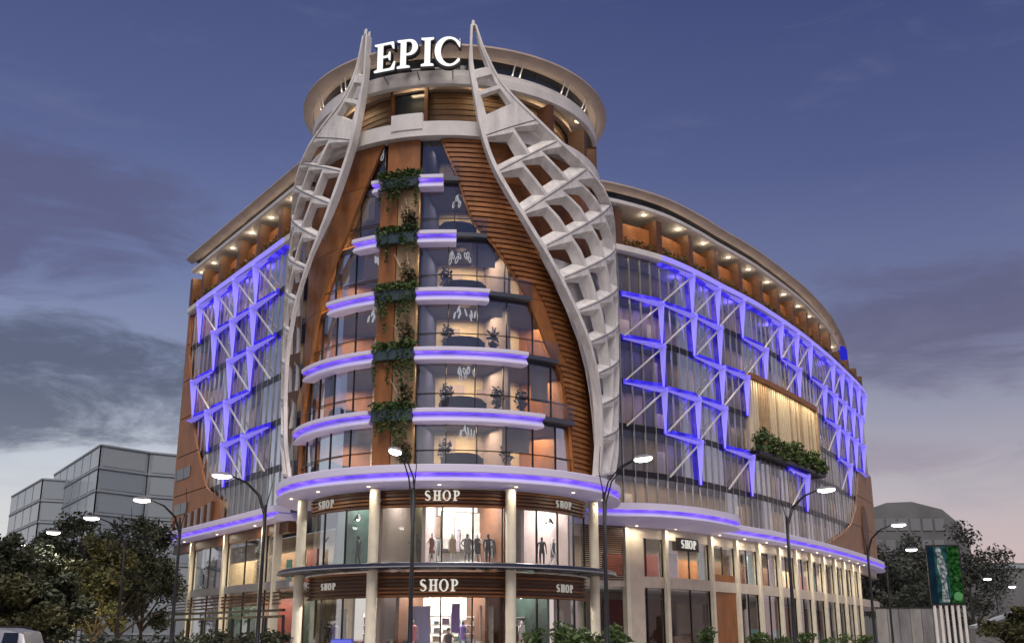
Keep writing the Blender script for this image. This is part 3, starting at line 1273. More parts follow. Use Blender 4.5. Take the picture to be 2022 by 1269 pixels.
def lit_fin(P, sa, la, sb, lb, taper_at_start):
    """folded metal fin from node a to node b; wide at one end, running out to a point at the other"""
    a, b = P(sa, .14, zn(la)), P(sb, .14, zn(lb))
    n = P.frame((sa + sb) / 2)[2]
    tg = P.frame((sa + sb) / 2)[1]
    n = Vector((n.x, n.y, 0))
    w = Vector((0, 0, -1)) if la == lb else Vector((-tg.x, -tg.y, 0))   # the fold leans down, or towards the tower
    if taper_at_start:
        a, b = b, a                                # a = wide end
    wide, dep = .36, .62
    m = MB()
    A0, A1 = a - w * .44, a + w * .14
    B0, B1 = b - w * .32, b + w * .10
    m.box8([A0, A1, B1, B0], [A0 + n * .12, A1 + n * .12, B1 + n * .12, B0 + n * .12])
    base = m.build('led_fin', M_blue, B)
    m = MB()                                       # folded facet standing off the strip
    t, u = a + n * .125, b + n * .125
    t0, t1, tp = t - w * .22, t + w * wide, t + w * .22 + n * dep
    u0, u1, up_ = u - w * .02, u + w * .10, u + w * .03 + n * .10
    m.add((t0, tp, u0, up_), ((0, 1, 3, 2),))
    m.add((t0, t1, tp), ((0, 1, 2),))
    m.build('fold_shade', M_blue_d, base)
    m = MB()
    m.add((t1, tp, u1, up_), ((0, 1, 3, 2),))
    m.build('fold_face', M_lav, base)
    d = bpy.data.lights.new('fin_glow', 'POINT')       # added unseen light inside the glass, washing the hangings blue behind the fin
    d.energy = 48 * random.uniform(.6, 1.4)
    d.color = (.13, .10, 1.0)
    d.shadow_soft_size = .15
    lo = bpy.data.objects.new('fin_glow', d)
    lo.location = a + w * .5 - n * .75 + (b - a) * .15
    COL.objects.link(lo)


R_H = {6: [1, 2, 3, 5, 6, 7, 8, 9, 10, 11, 12, 13], 5: [0, 1, 2, 4, 6, 8, 9, 10, 11, 12], 4: [0, 2, 3, 9, 10, 11, 12], 3: [0, 1, 2, 10, 12], 2: [1, 3, 6]}
R_V = {6: [2, 3, 4, 6, 7, 8, 10, 11, 12, 13, 14], 5: [1, 2, 3, 5, 7, 9, 10, 11, 12, 13], 4: [1, 3, 4, 10, 11, 12, 13], 3: [1, 2, 3, 11], 2: [2, 4, 7]}
R_X = {6: [2, 3, 4, 6, 7, 8, 10, 11], 5: [1, 2, 3, 5, 7, 9, 11], 4: [1, 3, 4, 10], 3: [1, 2, 3, 11], 2: [2, 4, 7]}     # rod from node j at level l to node j-1 one level down
L_H = {6: [1, 2, 3, 4], 5: [1, 2, 3], 4: [1, 2, 4], 3: [2, 3, 4], 2: [1, 2]}
L_V = {6: [2, 3, 4, 5], 5: [2, 3, 4], 4: [2, 3, 5], 3: [3, 4], 2: [2, 3]}
L_X = {6: [2, 3, 4, 5], 5: [2, 3, 4], 4: [2, 3, 5], 3: [3, 4], 2: [2, 3]}
for P, sj, H, V, X in ((RW, sR, R_H, R_V, R_X), (LW, sL, L_H, L_V, L_X)):
    for l, js in H.items():
        for j in js:
            lit_fin(P, sj(j) + (.15 if j == 0 else 0), l, sj(j + 1), l, True)
    for l, js in V.items():
        for j in js:
            lit_fin(P, sj(j), l, sj(j), l - 1, False)
    for l, js in X.items():
        for j in js:
            m = MB()
            m.bar(P(sj(j) - .25, .45, zn(l) - .3), P(sj(j - 1) + .25, .30, zn(l - 1) + .15), .11, .11)
            m.build('brace_rod', M_rod, B)
# lit line under the ledge of each wing
for P, s0, s1, n in ((RW, sR(1), sR(14), 50), (LW, sL(1) - 1.5, sL(5) + .5, 10)):
    m = MB()
    m.sweep(P, s0, s1, n, [(.05, 30.78), (.40, 30.9), (.48, 30.995), (.05, 30.995)])
    m.build('led_strip', M_blue, B)
    m = MB()
    m.sweep(P, s0, s1, n, [(.625, 31.1), (.68, 31.1), (.68, 31.56), (.625, 31.56)])
    m.build('ledge_light', M_lav, B)

# ---- timber box bay on the right wing
s0, s1 = sR(4) + .35, sR(8) - .3
m = MB()
m.rect(RW, s0, s1, 12, .06, .70, 24.0, 24.45)
m.build('bay_hood', M_brown, B)
m = MB()
m.rect(RW, s1, s1 + .25, 1, .06, .70, 17.55, 24.45)
m.build('bay_cheek', M_tan, B)
m = MB()
m.rect(RW, s0, s1, 12, .08, .14, 17.6, 23.98)
m.build('bay_back', M_beige, B)
q = s0 + .2
while q < s1 - .1:
    m = MB()
    m.rect(RW, q, q + .20, 1, .15, .50, 17.6, 23.97)
    m.build('bay_batten', M_beige2 if random.random() < .6 else M_tan, B)
    q += .52
for k in range(4):
    c = s0 + (s1 - s0) * (k + .5) / 4
    area_light('bay_light', RW(c, .95, 23.9), 3.6, .3, 60, (1, .80, .50), RW.ang(c), parent=B)
m = MB()
m.rect(RW, s0 + .1, s1 + .2, 12, .06, 1.0, 17.25, 17.55)
m.build('bay_planter', M_dark, B)
for k in range(7):
    c = s0 + .9 + (s1 - s0 - 1.2) * k / 6
    hh = random.uniform(1.1, 2.0)
    m = MB()
    for q in range(4):
        foliage(m, RW(c + random.uniform(-.6, .6), .85, 17.6 + hh * (q + .5) / 4), (.75, .6, .5), 70, .22)
    t = m.build('shrub', M_leaf)
    t['label'] = '%s leafy shrub from the left in the planter of the timber bay' % ['first', 'second', 'third', 'fourth', 'fifth', 'sixth', 'seventh'][k]
    t['category'] = 'shrub'
    t['group'] = 'shrubs in the planter of the timber bay'

# ---- rust end walls of both wings
def wall_poly(P, tab, s_end, z0, z1, off0, off1, mname, n=14):
    m = MB()
    for k in range(n):
        za, zb = z0 + (z1 - z0) * k / n, z0 + (z1 - z0) * (k + 1) / n
        zc = (za + zb) / 2
        for q in range(5):
            fa = lambda z, q: interp(tab, z) + (s_end - interp(tab, z)) * q / 5
            o = len(m.v)
            m.v += [P(fa(za, q), off0, za), P(fa(za, q + 1), off0, za), P(fa(za, q + 1), off1, za), P(fa(za, q), off1, za),
                    P(fa(zb, q), off0, zb), P(fa(zb, q + 1), off0, zb), P(fa(zb, q + 1), off1, zb), P(fa(zb, q), off1, zb)]
            m.f += [(o + 2, o + 3, o + 7, o + 6), (o, o + 1, o + 5, o + 4), (o, o + 4, o + 7, o + 3), (o + 1, o + 2, o + 6, o + 5)]
    return m


tabL = [(10.85, 13.2), (12.6, 13.8), (13.9, 17.2), (14.2, 17.6), (15.6, 18.8), (17.6, 20.4), (19.5, 21.8), (24.0, 23.6), (27, 25.0), (31, 25.6)]
for z0, z1 in zip(LV, LV[1:]):
    wall_poly(LW, tabL, L_END, z0 + .06, z1 - (.02 if z1 < 31 else .52), .16, .34, 'end').build('end_wall', M_brown, B)
m = MB()
m.rect(LW, L_END, L_END + .4, 1, -9, .3, 10.85, 31.0)
m.build('end_wall', M_brown, B)
for z0 in (15.4, 12.3):
    m = MB()
    m.rect(LW, L_END - 4.0, L_END - .3, 2, .345, .40, z0, z0 + .95)
    w = m.build('window', M_clere, B)
    for q in range(3):
        m = MB()
        m.rect(LW, L_END - 4.0 + 1.85 * q - .04, L_END - 4.0 + 1.85 * q + .04, 1, .40, .44, z0, z0 + .95)
        m.build('window_frame', M_grey, w)
for q in range(14):
    m = MB()
    s = 15.0 + q * .8
    m.rect(LW, s, s + .16, 1, .36, .55, 10.9, 12.6 - .06 * q)
    m.build('bar', M_grey if q % 2 else M_brown_d, B)
tabR = [(10.85, sR(8)), (11.4, sR(8.7)), (12.5, sR(9.7)), (14, sR(10.8)), (16, sR(11.5)), (20.6, sR(12.2)), (20.7, sR(13.4))]
for z0, z1 in zip(LV[:3], LV[1:4]):
    wall_poly(RW, tabR, R_END, z0 + .04, z1 - .02, .16, .36, 'end').build('end_wall', mat('tan_cladding', (.30, .165, .09), .55, var=.2, scale=.8), B)
m = MB()
c = RW.hit(1706, 1030, .4, sR(9), R_END)
c = sR(13.0) if c is None else c
vs = []
for k in range(20):
    t = 2 * math.pi * k / 20
    vs.append((c + 1.5 * math.cos(t), 13.1 + 3.4 * math.sin(t)))
m.add([RW(s, .37, z) for s, z in vs] + [RW(s, .55, z) for s, z in vs], [tuple(range(20, 40))] + [(k, (k + 1) % 20, 20 + (k + 1) % 20, 20 + k) for k in range(20)])
m.build('oval_louvre', M_brown_d, B)

# ================================================================== SHOPS
def shop_floor(P, s0, s1, n, depth_in):
    pass


# back walls and ceilings of the shops
m = MB()
m.rect(D, -100, 100, 50, 4.4, 4.6, .14, 9.7)
m.build('shop_wall', M_wallwhite, B)
for z in (5.35, 9.72):
    m = MB()
    nn = 48
    ring = [D(-100 + 200 * k / nn, 8.75, 0) for k in range(nn + 1)]
    m.add([Vector((p.x, p.y, z)) for p in ring] + [Vector((p.x, p.y, z + .25)) for p in ring],
          [tuple(range(nn, -1, -1)), tuple(range(nn + 1, 2 * nn + 2))] + [(k, k + 1, k + nn + 2, k + nn + 1) for k in range(nn)])
    m.build('shop_ceiling', M_white, B)
for P, a, b, nn in ((RW, -4, R_END, 30), (LW, 0, L_END, 8)):
    m = MB()
    m.rect(P, a, b, nn, -5.2, -5.0, .14, 9.75)
    m.build('shop_wall', M_stone, B)
    m = MB()
    m.rect(P, a, b, nn, -5.0, -.35, 5.3, 5.6)
    m.build('shop_ceiling', M_white, B)
# tower columns
for a in (-67, -23.2, 24.6, 72):
    m = MB()
    m.lathe([(.34, .14), (.34, .4), (.29, .42), (.29, 9.72)], D(a, 9.28, 0), 20)
    m.build('column', M_cream, B, smooth=True)
# tower bays: glass, slats over it, sills
TB = ((-65, -25), (-21.4, 22.8), (26.4, 70))
for a0, a1 in TB:
    for z0, z1, top_ in ((5.75, 8.72, 9.70), (.2, 3.9, 5.25)):
        n = 4 if a1 - a0 > 42 else 3
        cuts = [a0 + (a1 - a0) * k / n for k in range(n + 1)]
        for x0, x1 in zip(cuts, cuts[1:]):
            m = MB()
            m.strip(D, x0 + .2, x1 - .2, 4, 8.75, z0, z1)
            m.build('shop_window', M_glass_s, B)
            m = MB()
            m.rect(D, x1 - .25, x1 + .25, 1, 8.70, 8.80, z0, z1)
            m.build('mullion', M_black, B)
        m = MB()
        m.rect(D, a0 - 1.5, a1 + 1.5, 14, 8.60, 8.68, z1, top_)
        m.build('sign_board', M_brown_d, B)
        zz = z1 + .03
        while zz < top_ - .1:
            m = MB()
            m.rect(D, a0 - 1.4, a1 + 1.4, 14, 8.69, 8.80, zz, zz + .09)
            m.build('sign_slat', M_brown_d if random.random() < .6 else M_slat, B)
            zz += .20
# slatted storefront awning between the two shop floors
m = MB()
m.sweep(D, -78, 80, 50, [(8.7, 5.35), (10.0, 5.35), (10.35, 5.40), (10.38, 5.46), (10.35, 5.62), (10.25, 5.66), (8.7, 5.66)])
aw = m.build('awning', mat('navy_metal', (.035, .04, .065), .35, .4, var=.15, scale=1.0), B)
m = MB()
m.rect(D, -78, 80, 50, 10.385, 10.42, 5.40, 5.46)
m.build('awning_edge', M_grey, aw)
for a in range(-72, 80, 12):
    m = MB()
    m.bar(D(a, 8.9, 5.33), D(a, 10.2, 5.36), .08, .08)
    m.build('awning_rib', M_grey, aw)
# partitions in the tower shops
for a, z0, z1, mm in ((-11, 5.62, 9.7, M_wallolive), (-6.5, 5.62, 9.7, M_mauve), (-24, .2, 9.7, M_mauve), (25.5, .2, 9.7, M_brown_d), (33, 5.62, 9.7, M_mauve), (61, 5.62, 9.7, M_mauve),
                      (-16, .2, 5.3, M_brown_d), (18, .2, 5.3, M_brown_d), (46, .2, 5.3, M_green_d), (-48, 5.62, 9.7, M_green_d)):
    m = MB()
    p, q = D(a, 4.6, (z0 + z1) / 2), D(a, 8.3, (z0 + z1) / 2)
    m.bar(p, q, .2, z1 - z0 - .02)
    m.build('partition_wall', mm, B)
for a, z, pw in ((-45, 9.6, 60), (-15, 9.6, 40), (8, 9.6, 130), (45, 9.6, 110), (-45, 5.25, 85), (0, 5.25, 130), (36, 5.25, 90), (60, 5.25, 40), (-30, 5.25, 40)):
    area_light('shop_light', D(a, 6.8, z), 3.4, .8, pw * 5.2, (1, .95, .88), R_(a), parent=B)
# downlights added under the canopy soffit to brighten the columns
for a in (-67, -45, -23.2, 0, 24.6, 48, 70):
    m = MB()
    m.lathe([(0, 0), (.09, 0), (.09, .03), (0, .03)], D(a, 10.0, 9.742), 12)
    m.build('downlight', M_warm, B)
    area_light('column_fill', D(a, 10.05, 9.72), .5, .3, 30, (1, .86, .62), R_(a), parent=B)

# the wings' shop fronts: columns where the photograph has them
def shopfront(P, cols, z_mid0, z_mid1, s0, s1, n, lower_mats, side):
    m = MB()
    m.rect(P, s0, s1, n, -.45, .02, z_mid0, z_mid1)
    m.build('transom', M_stone if side > 0 else M_grey, B)
    m = MB()
    m.rect(P, s0, s1, n, -.6, -.02, 9.0, 9.78)
    m.build('head_beam', M_stone if side > 0 else M_brown_d, B)
    for s in cols:
        m = MB()
        m.rect(P, s - .17, s + .17, 1, -.30, .24, .14, 9.78)
        m.build('column', M_cream, B)
    cs = sorted(cols)
    for a, b in zip(cs, cs[1:]):
        for z0, z1 in ((z_mid1, 9.0), (.2, z_mid0)):
            if b - a < .7:
                continue
            nn = 2 if b - a > 3 else 1
            for q in range(nn):
                x0, x1 = a + .24 + (b - a - .48) * q / nn, a + .24 + (b - a - .48) * (q + 1) / nn
                m = MB()
                m.strip(P, x0, x1, 2, -.12, z0, z1)
                m.build('shop_window', M_glass_s, B)
                m = MB()
                m.rect(P, x1 - .05, x1 + .05, 1, -.16, -.06, z0, z1)
                m.build('mullion', M_black, B)
            # what hangs behind the glass
            mm = random.choice(lower_mats)
            m = MB()
            m.rect(P, a + .3, b - .3, 2, -3.4, -3.2, z0 + .05, z1 - random.uniform(.2, 1.0))
            m.build('display_wall', mm, B)
            if random.random() < .75:
                w = (b - a) * random.uniform(.25, .5)
                c = random.uniform(a + .4, b - .4 - w)
                m = MB()
                m.rect(P, c, c + w, 1, -1.6, -1.5, z0 + .1, z0 + random.uniform(1.4, 2.8))
                m.build('display_panel', random.choice(M_poster), B)
            area_light('shop_light', P((a + b) / 2, -1.9, z1 - .1), max(.6, (b - a) * .7), .5, 120 * (b - a) / 3 * random.uniform(.4, 1.3), (1, .84, .62), P.ang(a), parent=B)


colsR = [RW.hit(px, 1180, .28, -6, R_END) for px in (1242, 1322, 1412, 1462, 1507, 1547, 1580, 1609, 1634, 1656, 1674, 1690, 1703)]
colsR = [c for c in colsR if c is not None]
shopfront(RW, colsR, 5.45, 6.25, -4.6, R_END - 2, 50, [M_mauve, M_beige, M_brown, M_red, M_oak, M_brown_d, M_brown_d, M_brown], 1)
# stone wall piece and slat screen beside the tower
m = MB()
m.rect(RW, colsR[0] + .22, colsR[0] + 1.55, 2, -.3, .1, .14, 9.0)
m.build('stone_pier', M_stone, B)
for q in range(26):
    m = MB()
    m.rect(RW, -3.6, colsR[0] - .3, 3, -.10, .06, 5.9 + q * .15, 5.9 + q * .15 + .09)
    m.build('slat', M_brown_d, B)
for P, cols in ((RW, colsR), (LW, [LW.hit(px, 1200, .28, 0, L_END) for px in (366, 432, 508)])):
    for c in cols:
        if c is None:
            continue
        area_light('column_fill', P(c + .6, .75, 9.70), 1.4, .3, 55, (1, .86, .64), P.ang(c), parent=B)  # light and disc added below the wing canopy to brighten the columns
        m = MB()
        m.lathe([(0, 0), (.09, 0), (.09, .03), (0, .03)], P(c + .6, .62, 9.745), 12)
        m.build('downlight', M_warm, B)
# timber clad pier with a lamp
pa, pb = colsR[2] + .25, colsR[3] - .25
m = MB()
m.rect(RW, pa, pb, 2, -.25, -.05, .14, 6.8)
m.build('timber_pier', M_brown, B)
colsL = [LW.hit(px, 1200, .28, 0, L_END) for px in (366, 432, 508)]
colsL = [c for c in colsL if c is not None] + [2.2]
shopfront(LW, colsL, 5.2, 5.75, .5, L_END, 10, [M_mauve, M_green_d, M_red, M_oak, M_beige], -1)
for q in range(4):
    m = MB()
    m.rect(LW, .8, L_END - .6, 8, .05, .2, 4.15 + q * .25, 4.15 + q * .25 + .08)
    m.build('sign_slat', M_brown_d, B)

# ================================================================== SIGNS
def arc2(cx, cy, rx, ry, a0, a1, n=20):
    return [(cx + rx * math.cos(R_(a0 + (a1 - a0) * k / n)), cy + ry * math.sin(R_(a0 + (a1 - a0) * k / n))) for k in range(n + 1)]


def glyph(ch):
    """list of closed outlines (outer, holes) of a serif capital, 1 unit high"""
    t, th, sf = .19, .055, .065
    if ch == 'I':
        return [[(0, 0), (.42, 0), (.42, th), (.32, th + .03), (.305, .1), (.305, .9), (.32, 1 - th - .03), (.42, 1 - th), (.42, 1), (0, 1), (0, 1 - th), (.10, 1 - th - .03), (.115, .9),
                 (.115, .1), (.10, th + .03), (0, th)]], .42
    if ch == 'E':
        return [[(0, 0), (.72, 0), (.76, .28), (.71, .28), (.62, .10), (.56, .065), (.305, .065), (.305, .475), (.46, .475), (.51, .45), (.53, .36), (.575, .36), (.575, .66), (.53, .66),
                 (.51, .57), (.46, .54), (.305, .54), (.305, .935), (.54, .935), (.60, .90), (.66, .75), (.71, .75), (.69, 1), (0, 1), (0, 1 - th), (.10, 1 - th - .03), (.115, .9),
                 (.115, .1), (.10, th + .03), (0, th)]], .76
    if ch == 'P':
        o = [(0, 0), (.44, 0), (.44, th), (.32, th + .03), (.305, .1), (.305, .44), (.38, .44)] + arc2(.40, .72, .30, .28, -88, 90, 16) + [
            (0, 1), (0, 1 - th), (.10, 1 - th - .03), (.115, .9), (.115, .1), (.10, th + .03), (0, th)]
        h = [(.305, .505)] + arc2(.37, .72, .145, .215, -90, 90, 14) + [(.305, .935)]
        return [o, h[::-1]], .70
    if ch == 'H':
        s1 = [(0, 0), (.40, 0), (.40, th), (.31, th + .03), (.295, .1), (.295, .46), (.565, .46), (.565, .1), (.55, th + .03), (.46, th), (.46, 0), (.86, 0), (.86, th), (.77, th + .03), (.755, .1),
              (.755, .9), (.77, 1 - th - .03), (.86, 1 - th), (.86, 1), (.46, 1), (.46, 1 - th), (.55, 1 - th - .03), (.565, .9), (.565, .53), (.295, .53), (.295, .9), (.31, 1 - th - .03),
              (.40, 1 - th), (.40, 1), (0, 1), (0, 1 - th), (.09, 1 - th - .03), (.105, .9), (.105, .1), (.09, th + .03), (0, th)]
        return [s1], .86
    if ch == 'O':
        return [arc2(.44, .5, .44, .52, 0, 348, 30), arc2(.44, .5, .25, .455, 360, 12, 28)], .88
    if ch == 'C':
        o = arc2(.46, .5, .46, .52, 38, 322, 30)
        i = arc2(.50, .5, .29, .45, 318, 44, 26)
        tip0 = [(.80, .20)]
        tip1 = [(.76, .72), (.80, .66), (.83, .66), (.83, .95), (.80, .95)]
        return [o + [(.83, .22), (.78, .27)] + i + tip1], .86
    if ch == 'S':
        cl = arc2(.33, .745, .22, .21, 35, 250, 16) + arc2(.31, .26, .25, .22, 75, -150, 16)
        n = len(cl)
        l, r = [], []
        for k, p in enumerate(cl):
            a, b = cl[max(0, k - 1)], cl[min(n - 1, k + 1)]
            dx, dy = b[0] - a[0], b[1] - a[1]
            L = math.hypot(dx, dy)
            f = k / (n - 1)
            w = .035 + .075 * math.exp(-((f - .5) / .20) ** 2)
            l.append((p[0] - dy / L * w, p[1] + dx / L * w))
            r.append((p[0] + dy / L * w, p[1] - dx / L * w))
        return [l + [(.05, .33), (.02, .33), (.02, .02), (.05, .02)][:0] + r[::-1]], .62
    return [], .5


def letter(ch, h, depth, name, m, parent, origin, xdir, outset=0.0, wscale=1.0):
    outs, w = glyph(ch)
    cu = bpy.data.curves.new(name, 'CURVE')
    cu.dimensions = '2D'
    cu.fill_mode = 'BOTH'
    cu.extrude = depth / 2
    cu.offset = outset
    for pts in outs:
        sp = cu.splines.new('POLY')
        sp.points.add(len(pts) - 1)
        for k, (x, y) in enumerate(pts):
            sp.points[k].co = ((x - w / 2) * h * wscale, y * h, 0, 1)
        sp.use_cyclic_u = True
    tmp = bpy.data.objects.new('tmp', cu)
    COL.objects.link(tmp)
    dg = bpy.context.evaluated_depsgraph_get()
    me = bpy.data.meshes.new_from_object(tmp.evaluated_get(dg))
    bpy.data.objects.remove(tmp)
    me.materials.clear()
    me.materials.append(m)
    o = bpy.data.objects.new(name, me)
    COL.objects.link(o)
    n = xdir.cross(Vector((0, 0, 1)))
    mt = Matrix(((xdir.x, 0, n.x, origin.x), (xdir.y, 0, n.y, origin.y), (0, 1, 0, origin.z), (0, 0, 0, 1)))
    o.matrix_world = mt
    if parent is not None:
        o.parent = parent
        o.matrix_parent_inverse = parent_inv(parent)
    return o


def tangent(a):
    return Vector((math.cos(R_(a)), math.sin(R_(a)), 0))


t = thing('sign', 'large glowing white EPIC rooftop sign on the round tower', 'sign', D(-11, 10.6, 34.5))
for ch, a, z in (('E', -20.6, 34.72), ('P', -12.8, 34.72), ('I', -6.2, 34.72), ('C', .35, 34.72)):
    l = letter(ch, 1.9, .10, 'letter', M_sign, t, D(a, 10.78, z), tangent(a), -.012, .98)
    letter(ch, 1.96, .30, 'letter_casing', M_black, l, D(a, 10.56, z - .09), tangent(a), .03, .98)
m = MB()
m.rect(D, -24, 4, 16, 10.45, 10.52, 34.66, 34.74)
m.build('sign_rail', M_grey, t)
for a in (-22, -10, 2):
    m = MB()
    m.bar(D(a, 9.7, 34.4), D(a, 10.5, 34.66), .07, .07)
    m.build('bracket', M_grey, t)


M_shop_d = emi('shop_sign_dim', (1.0, .93, .84), .30)


def shop_sign(P_at, T_at, s_c, z, h, step, label, sm=None):
    t = thing('shop_sign', label, 'sign', P_at(s_c, z), 0, 'SHOP signs over the shop windows')
    for k, ch in enumerate('SHOP'):
        s = s_c + (k - 1.5) * step
        letter(ch, h, .06, 'letter', sm or M_shop, t, P_at(s, z), T_at(s), .006, .92)


def dsign(a, z, h, st, label):
    shop_sign(lambda s, zz: D(s, 8.93, zz), lambda s: tangent(s), a, z, h, st, label, M_shop_d if abs(a) > 20 else None)


dsign(.5, 9.05, .55, 3.4, 'white SHOP sign over the middle upper shop window, under the canopy')
dsign(-.1, 4.22, .62, 3.6, 'white SHOP sign over the middle street entrance, below the awning')
dsign(-50, 9.0, .44, 2.9, 'white SHOP sign above the upper window left of the tower')
dsign(51, 9.02, .40, 2.6, 'small white SHOP sign above the upper window near the right tower column')
dsign(51, 4.3, .42, 2.7, 'white SHOP sign over the street window near the right tower column')
dsign(-46, 4.4, .36, 2.4, 'white SHOP sign over the left street window of the tower')
sc = RW.hit(1358, 1066, .05, -2, 20)
shop_sign(lambda s, zz: RW(s, .12, zz), lambda s: Vector((math.cos(RW.ang(s)), math.sin(RW.ang(s)), 0)), sc, 8.5, .62, .55, 'white SHOP sign on the dark board over the right wing shop window')
m = MB()
m.rect(RW, sc - 1.6, sc + 1.5, 3, .03, .08, 8.3, 9.25)
m.build('sign_board', M_black, B)

# ================================================================== THINGS IN THE TOWER WINDOWS
FL = ['first', 'second', 'third', 'fourth', 'fifth', 'sixth']
# chandeliers
ch0 = None
def make_chandelier():
    t = thing('chandelier', '', 'chandelier', (0, 0, 0), 0, 'ring chandeliers in the tower rooms')
    rnd = random.Random(4)
    m = MB()
    m.lathe([(0, -.04), (.35, -.04), (.35, 0), (0, 0)], (0, 0, 0), 14)
    local(m, 'ceiling_rose', M_grey, t)
    for k in range(8):
        x, y, z = rnd.uniform(-.75, .75), rnd.uniform(-.3, .3), -rnd.uniform(.25, .75)
        m = MB()
        tl = rnd.uniform(-.5, .5)
        pts = [(x + .055 * math.cos(q * .7854) + .17 * math.sin(q * .7854) * tl, y + .05 * math.cos(q * .7854), z + .21 * math.sin(q * .7854)) for q in range(9)]
        m.tube(pts, .032, 5)
        local(m, 'lamp_ring', M_shop, t)
        m = MB()
        m.bar((x, y, z + .2), (x * .4, y * .4, -.03), .012)
        local(m, 'wire', M_black, t)
    return t


ch0 = make_chandelier()
first = True
for a, fl in ((7.5, 4), (7.5, 3), (7.5, 2), (7.5, 1), (7.5, 0), (-27, 4), (-27.2, 3), (-27, 2), (-26, 5)):
    p = D(a, 8.1, LV[fl + 1] - .47)
    lb = 'white ring chandelier hanging in the %s office floor, %s of the planted strip' % (FL[fl], 'right' if a > -9 else 'left')
    if first:
        ch0.location = p
        ch0.rotation_euler = (0, 0, R_(a))
        ch0['label'] = lb
        first = False
    else:
        dup(ch0, p + Vector((random.uniform(-.5, .5), 0, 0)), R_(a + random.uniform(-70, 70)), lb)

# sofas
def make_sofa():
    t = thing('sofa', '', 'sofa', (0, 0, 0), 0, 'dark sofas behind the tower glass')
    m = MB()
    m.box(0, 0, .28, 2.0, .8, .26)
    local(m, 'seat', M_sofa, t)
    m = MB()
    vs = []
    prof = [(-1.05, .35), (-1.05, .6), (-.85, .80), (-.3, .88), (.3, .88), (.85, .80), (1.05, .6), (1.05, .35)]
    m.add([(x, -.42, z) for x, z in prof] + [(x, -.24, z) for x, z in prof],
          [tuple(range(8)), tuple(range(15, 7, -1))] + [(k, (k + 1) % 8, 8 + (k + 1) % 8, 8 + k) for k in range(8)])
    local(m, 'backrest', M_sofa, t)
    for s in (-1, 1):
        m = MB()
        m.box(s * 1.08, .02, .36, .16, .82, .44)
        local(m, 'armrest', M_sofa, t)
        m = MB()
        m.box(s * .9, 0, .075, .08, .6, .15)
        local(m, 'leg', M_black, t)
    return t


sf = make_sofa()
first = True
for fl, a in ((0, 7.6), (1, 7.6), (2, 7.6), (3, 7.8), (4, 4.5), (1, -45), (0, -52)):
    p = D(a, 8.62, LV[fl] + .01)
    lb = 'dark rounded sofa on the %s office floor %s of the planted strip' % (FL[fl], 'right' if a > 0 else 'left')
    if first:
        sf.location = p
        sf.rotation_euler = (0, 0, R_(a))
        sf['label'] = lb
        first = False
    else:
        dup(sf, p, R_(a + random.uniform(-14, 14)), lb, (random.uniform(.8, 1.15), 1, random.uniform(.85, 1.1)))


# potted plants
def make_pot(seed, leafm, h=1.5, spread=.4):
    t = thing('potted_plant', '', 'plant', (0, 0, 0), 0, 'potted plants in the tower rooms')
    m = MB()
    m.lathe([(.14, 0), (.2, .38), (.22, .4), (.17, .4), (.16, .36)], (0, 0, 0), 12)
    local(m, 'pot', M_black, t)
    rnd = random.Random(seed)
    m = MB()
    for k in range(5):
        x, y = rnd.uniform(-spread, spread), rnd.uniform(-spread, spread)
        m.tube([(0, 0, .36), (x * .4, y * .4, h * .6), (x, y, h)], .018, 5, .008)
    local(m, 'stem', M_bark, t)
    m = MB()
    foliage(m, (0, 0, h * .75), (spread, spread, h * .45), 110, .16, seed)
    local(m, 'leaves', leafm, t)
    return t


pp = make_pot(3, M_leaf_d)
first = True
for fl, a, r in ((0, 1.0, 8.3), (1, 1.2, 8.3), (2, 1.4, 8.3), (1, 22, 8.2), (2, 20, 8.2), (0, 26, 8.3), (1, 33, 8.2), (3, .2, 8.3)):
    p = D(a, r, LV[fl] + .01)
    lb = 'dark potted plant on the %s office floor, %s the sofa' % (FL[fl], 'left of' if a < 7 else 'right of')
    if fl == 1 and a == 33:
        lb = 'dark potted plant at the far right of the second office floor glass'
    if first:
        pp.location = p
        pp['label'] = lb
        first = False
    else:
        dup(pp, p, random.uniform(0, 6), lb)

# planters and hanging greenery on the planted strip
for i, z in ((5, 28.0), (4, 24.5), (3, 21.0), (2, 17.5), (1, 14.0)):
    t = thing('planter', 'teal planter box with trailing green plants under the %s office floor on the tower strip' % FL[i], 'planter', D(-16.6, 9.9, z - .5), R_(-16.6), 'planter boxes up the tower strip')
    m = MB()
    m.rect(D, -23.5 if i < 5 else -22.0, -9.4, 5, 9.52, 9.98, z - .62, z + .02)
    m.build('trough', M_teal, t)
    m = MB()
    for k in range(9):
        a = -22.8 + 13 * k / 8
        foliage(m, D(a, 9.9, z + .18), (.32, .32, .34), 46, .15)
        if random.random() < .8:
            L_ = random.uniform(.35, 1.25)
            foliage(m, D(a, 10.02, z - .1 - L_), (.15, .12, L_), int(60 * L_) + 20, .10)
    m.build('greenery', M_leaf, t)['kind'] = 'stuff'
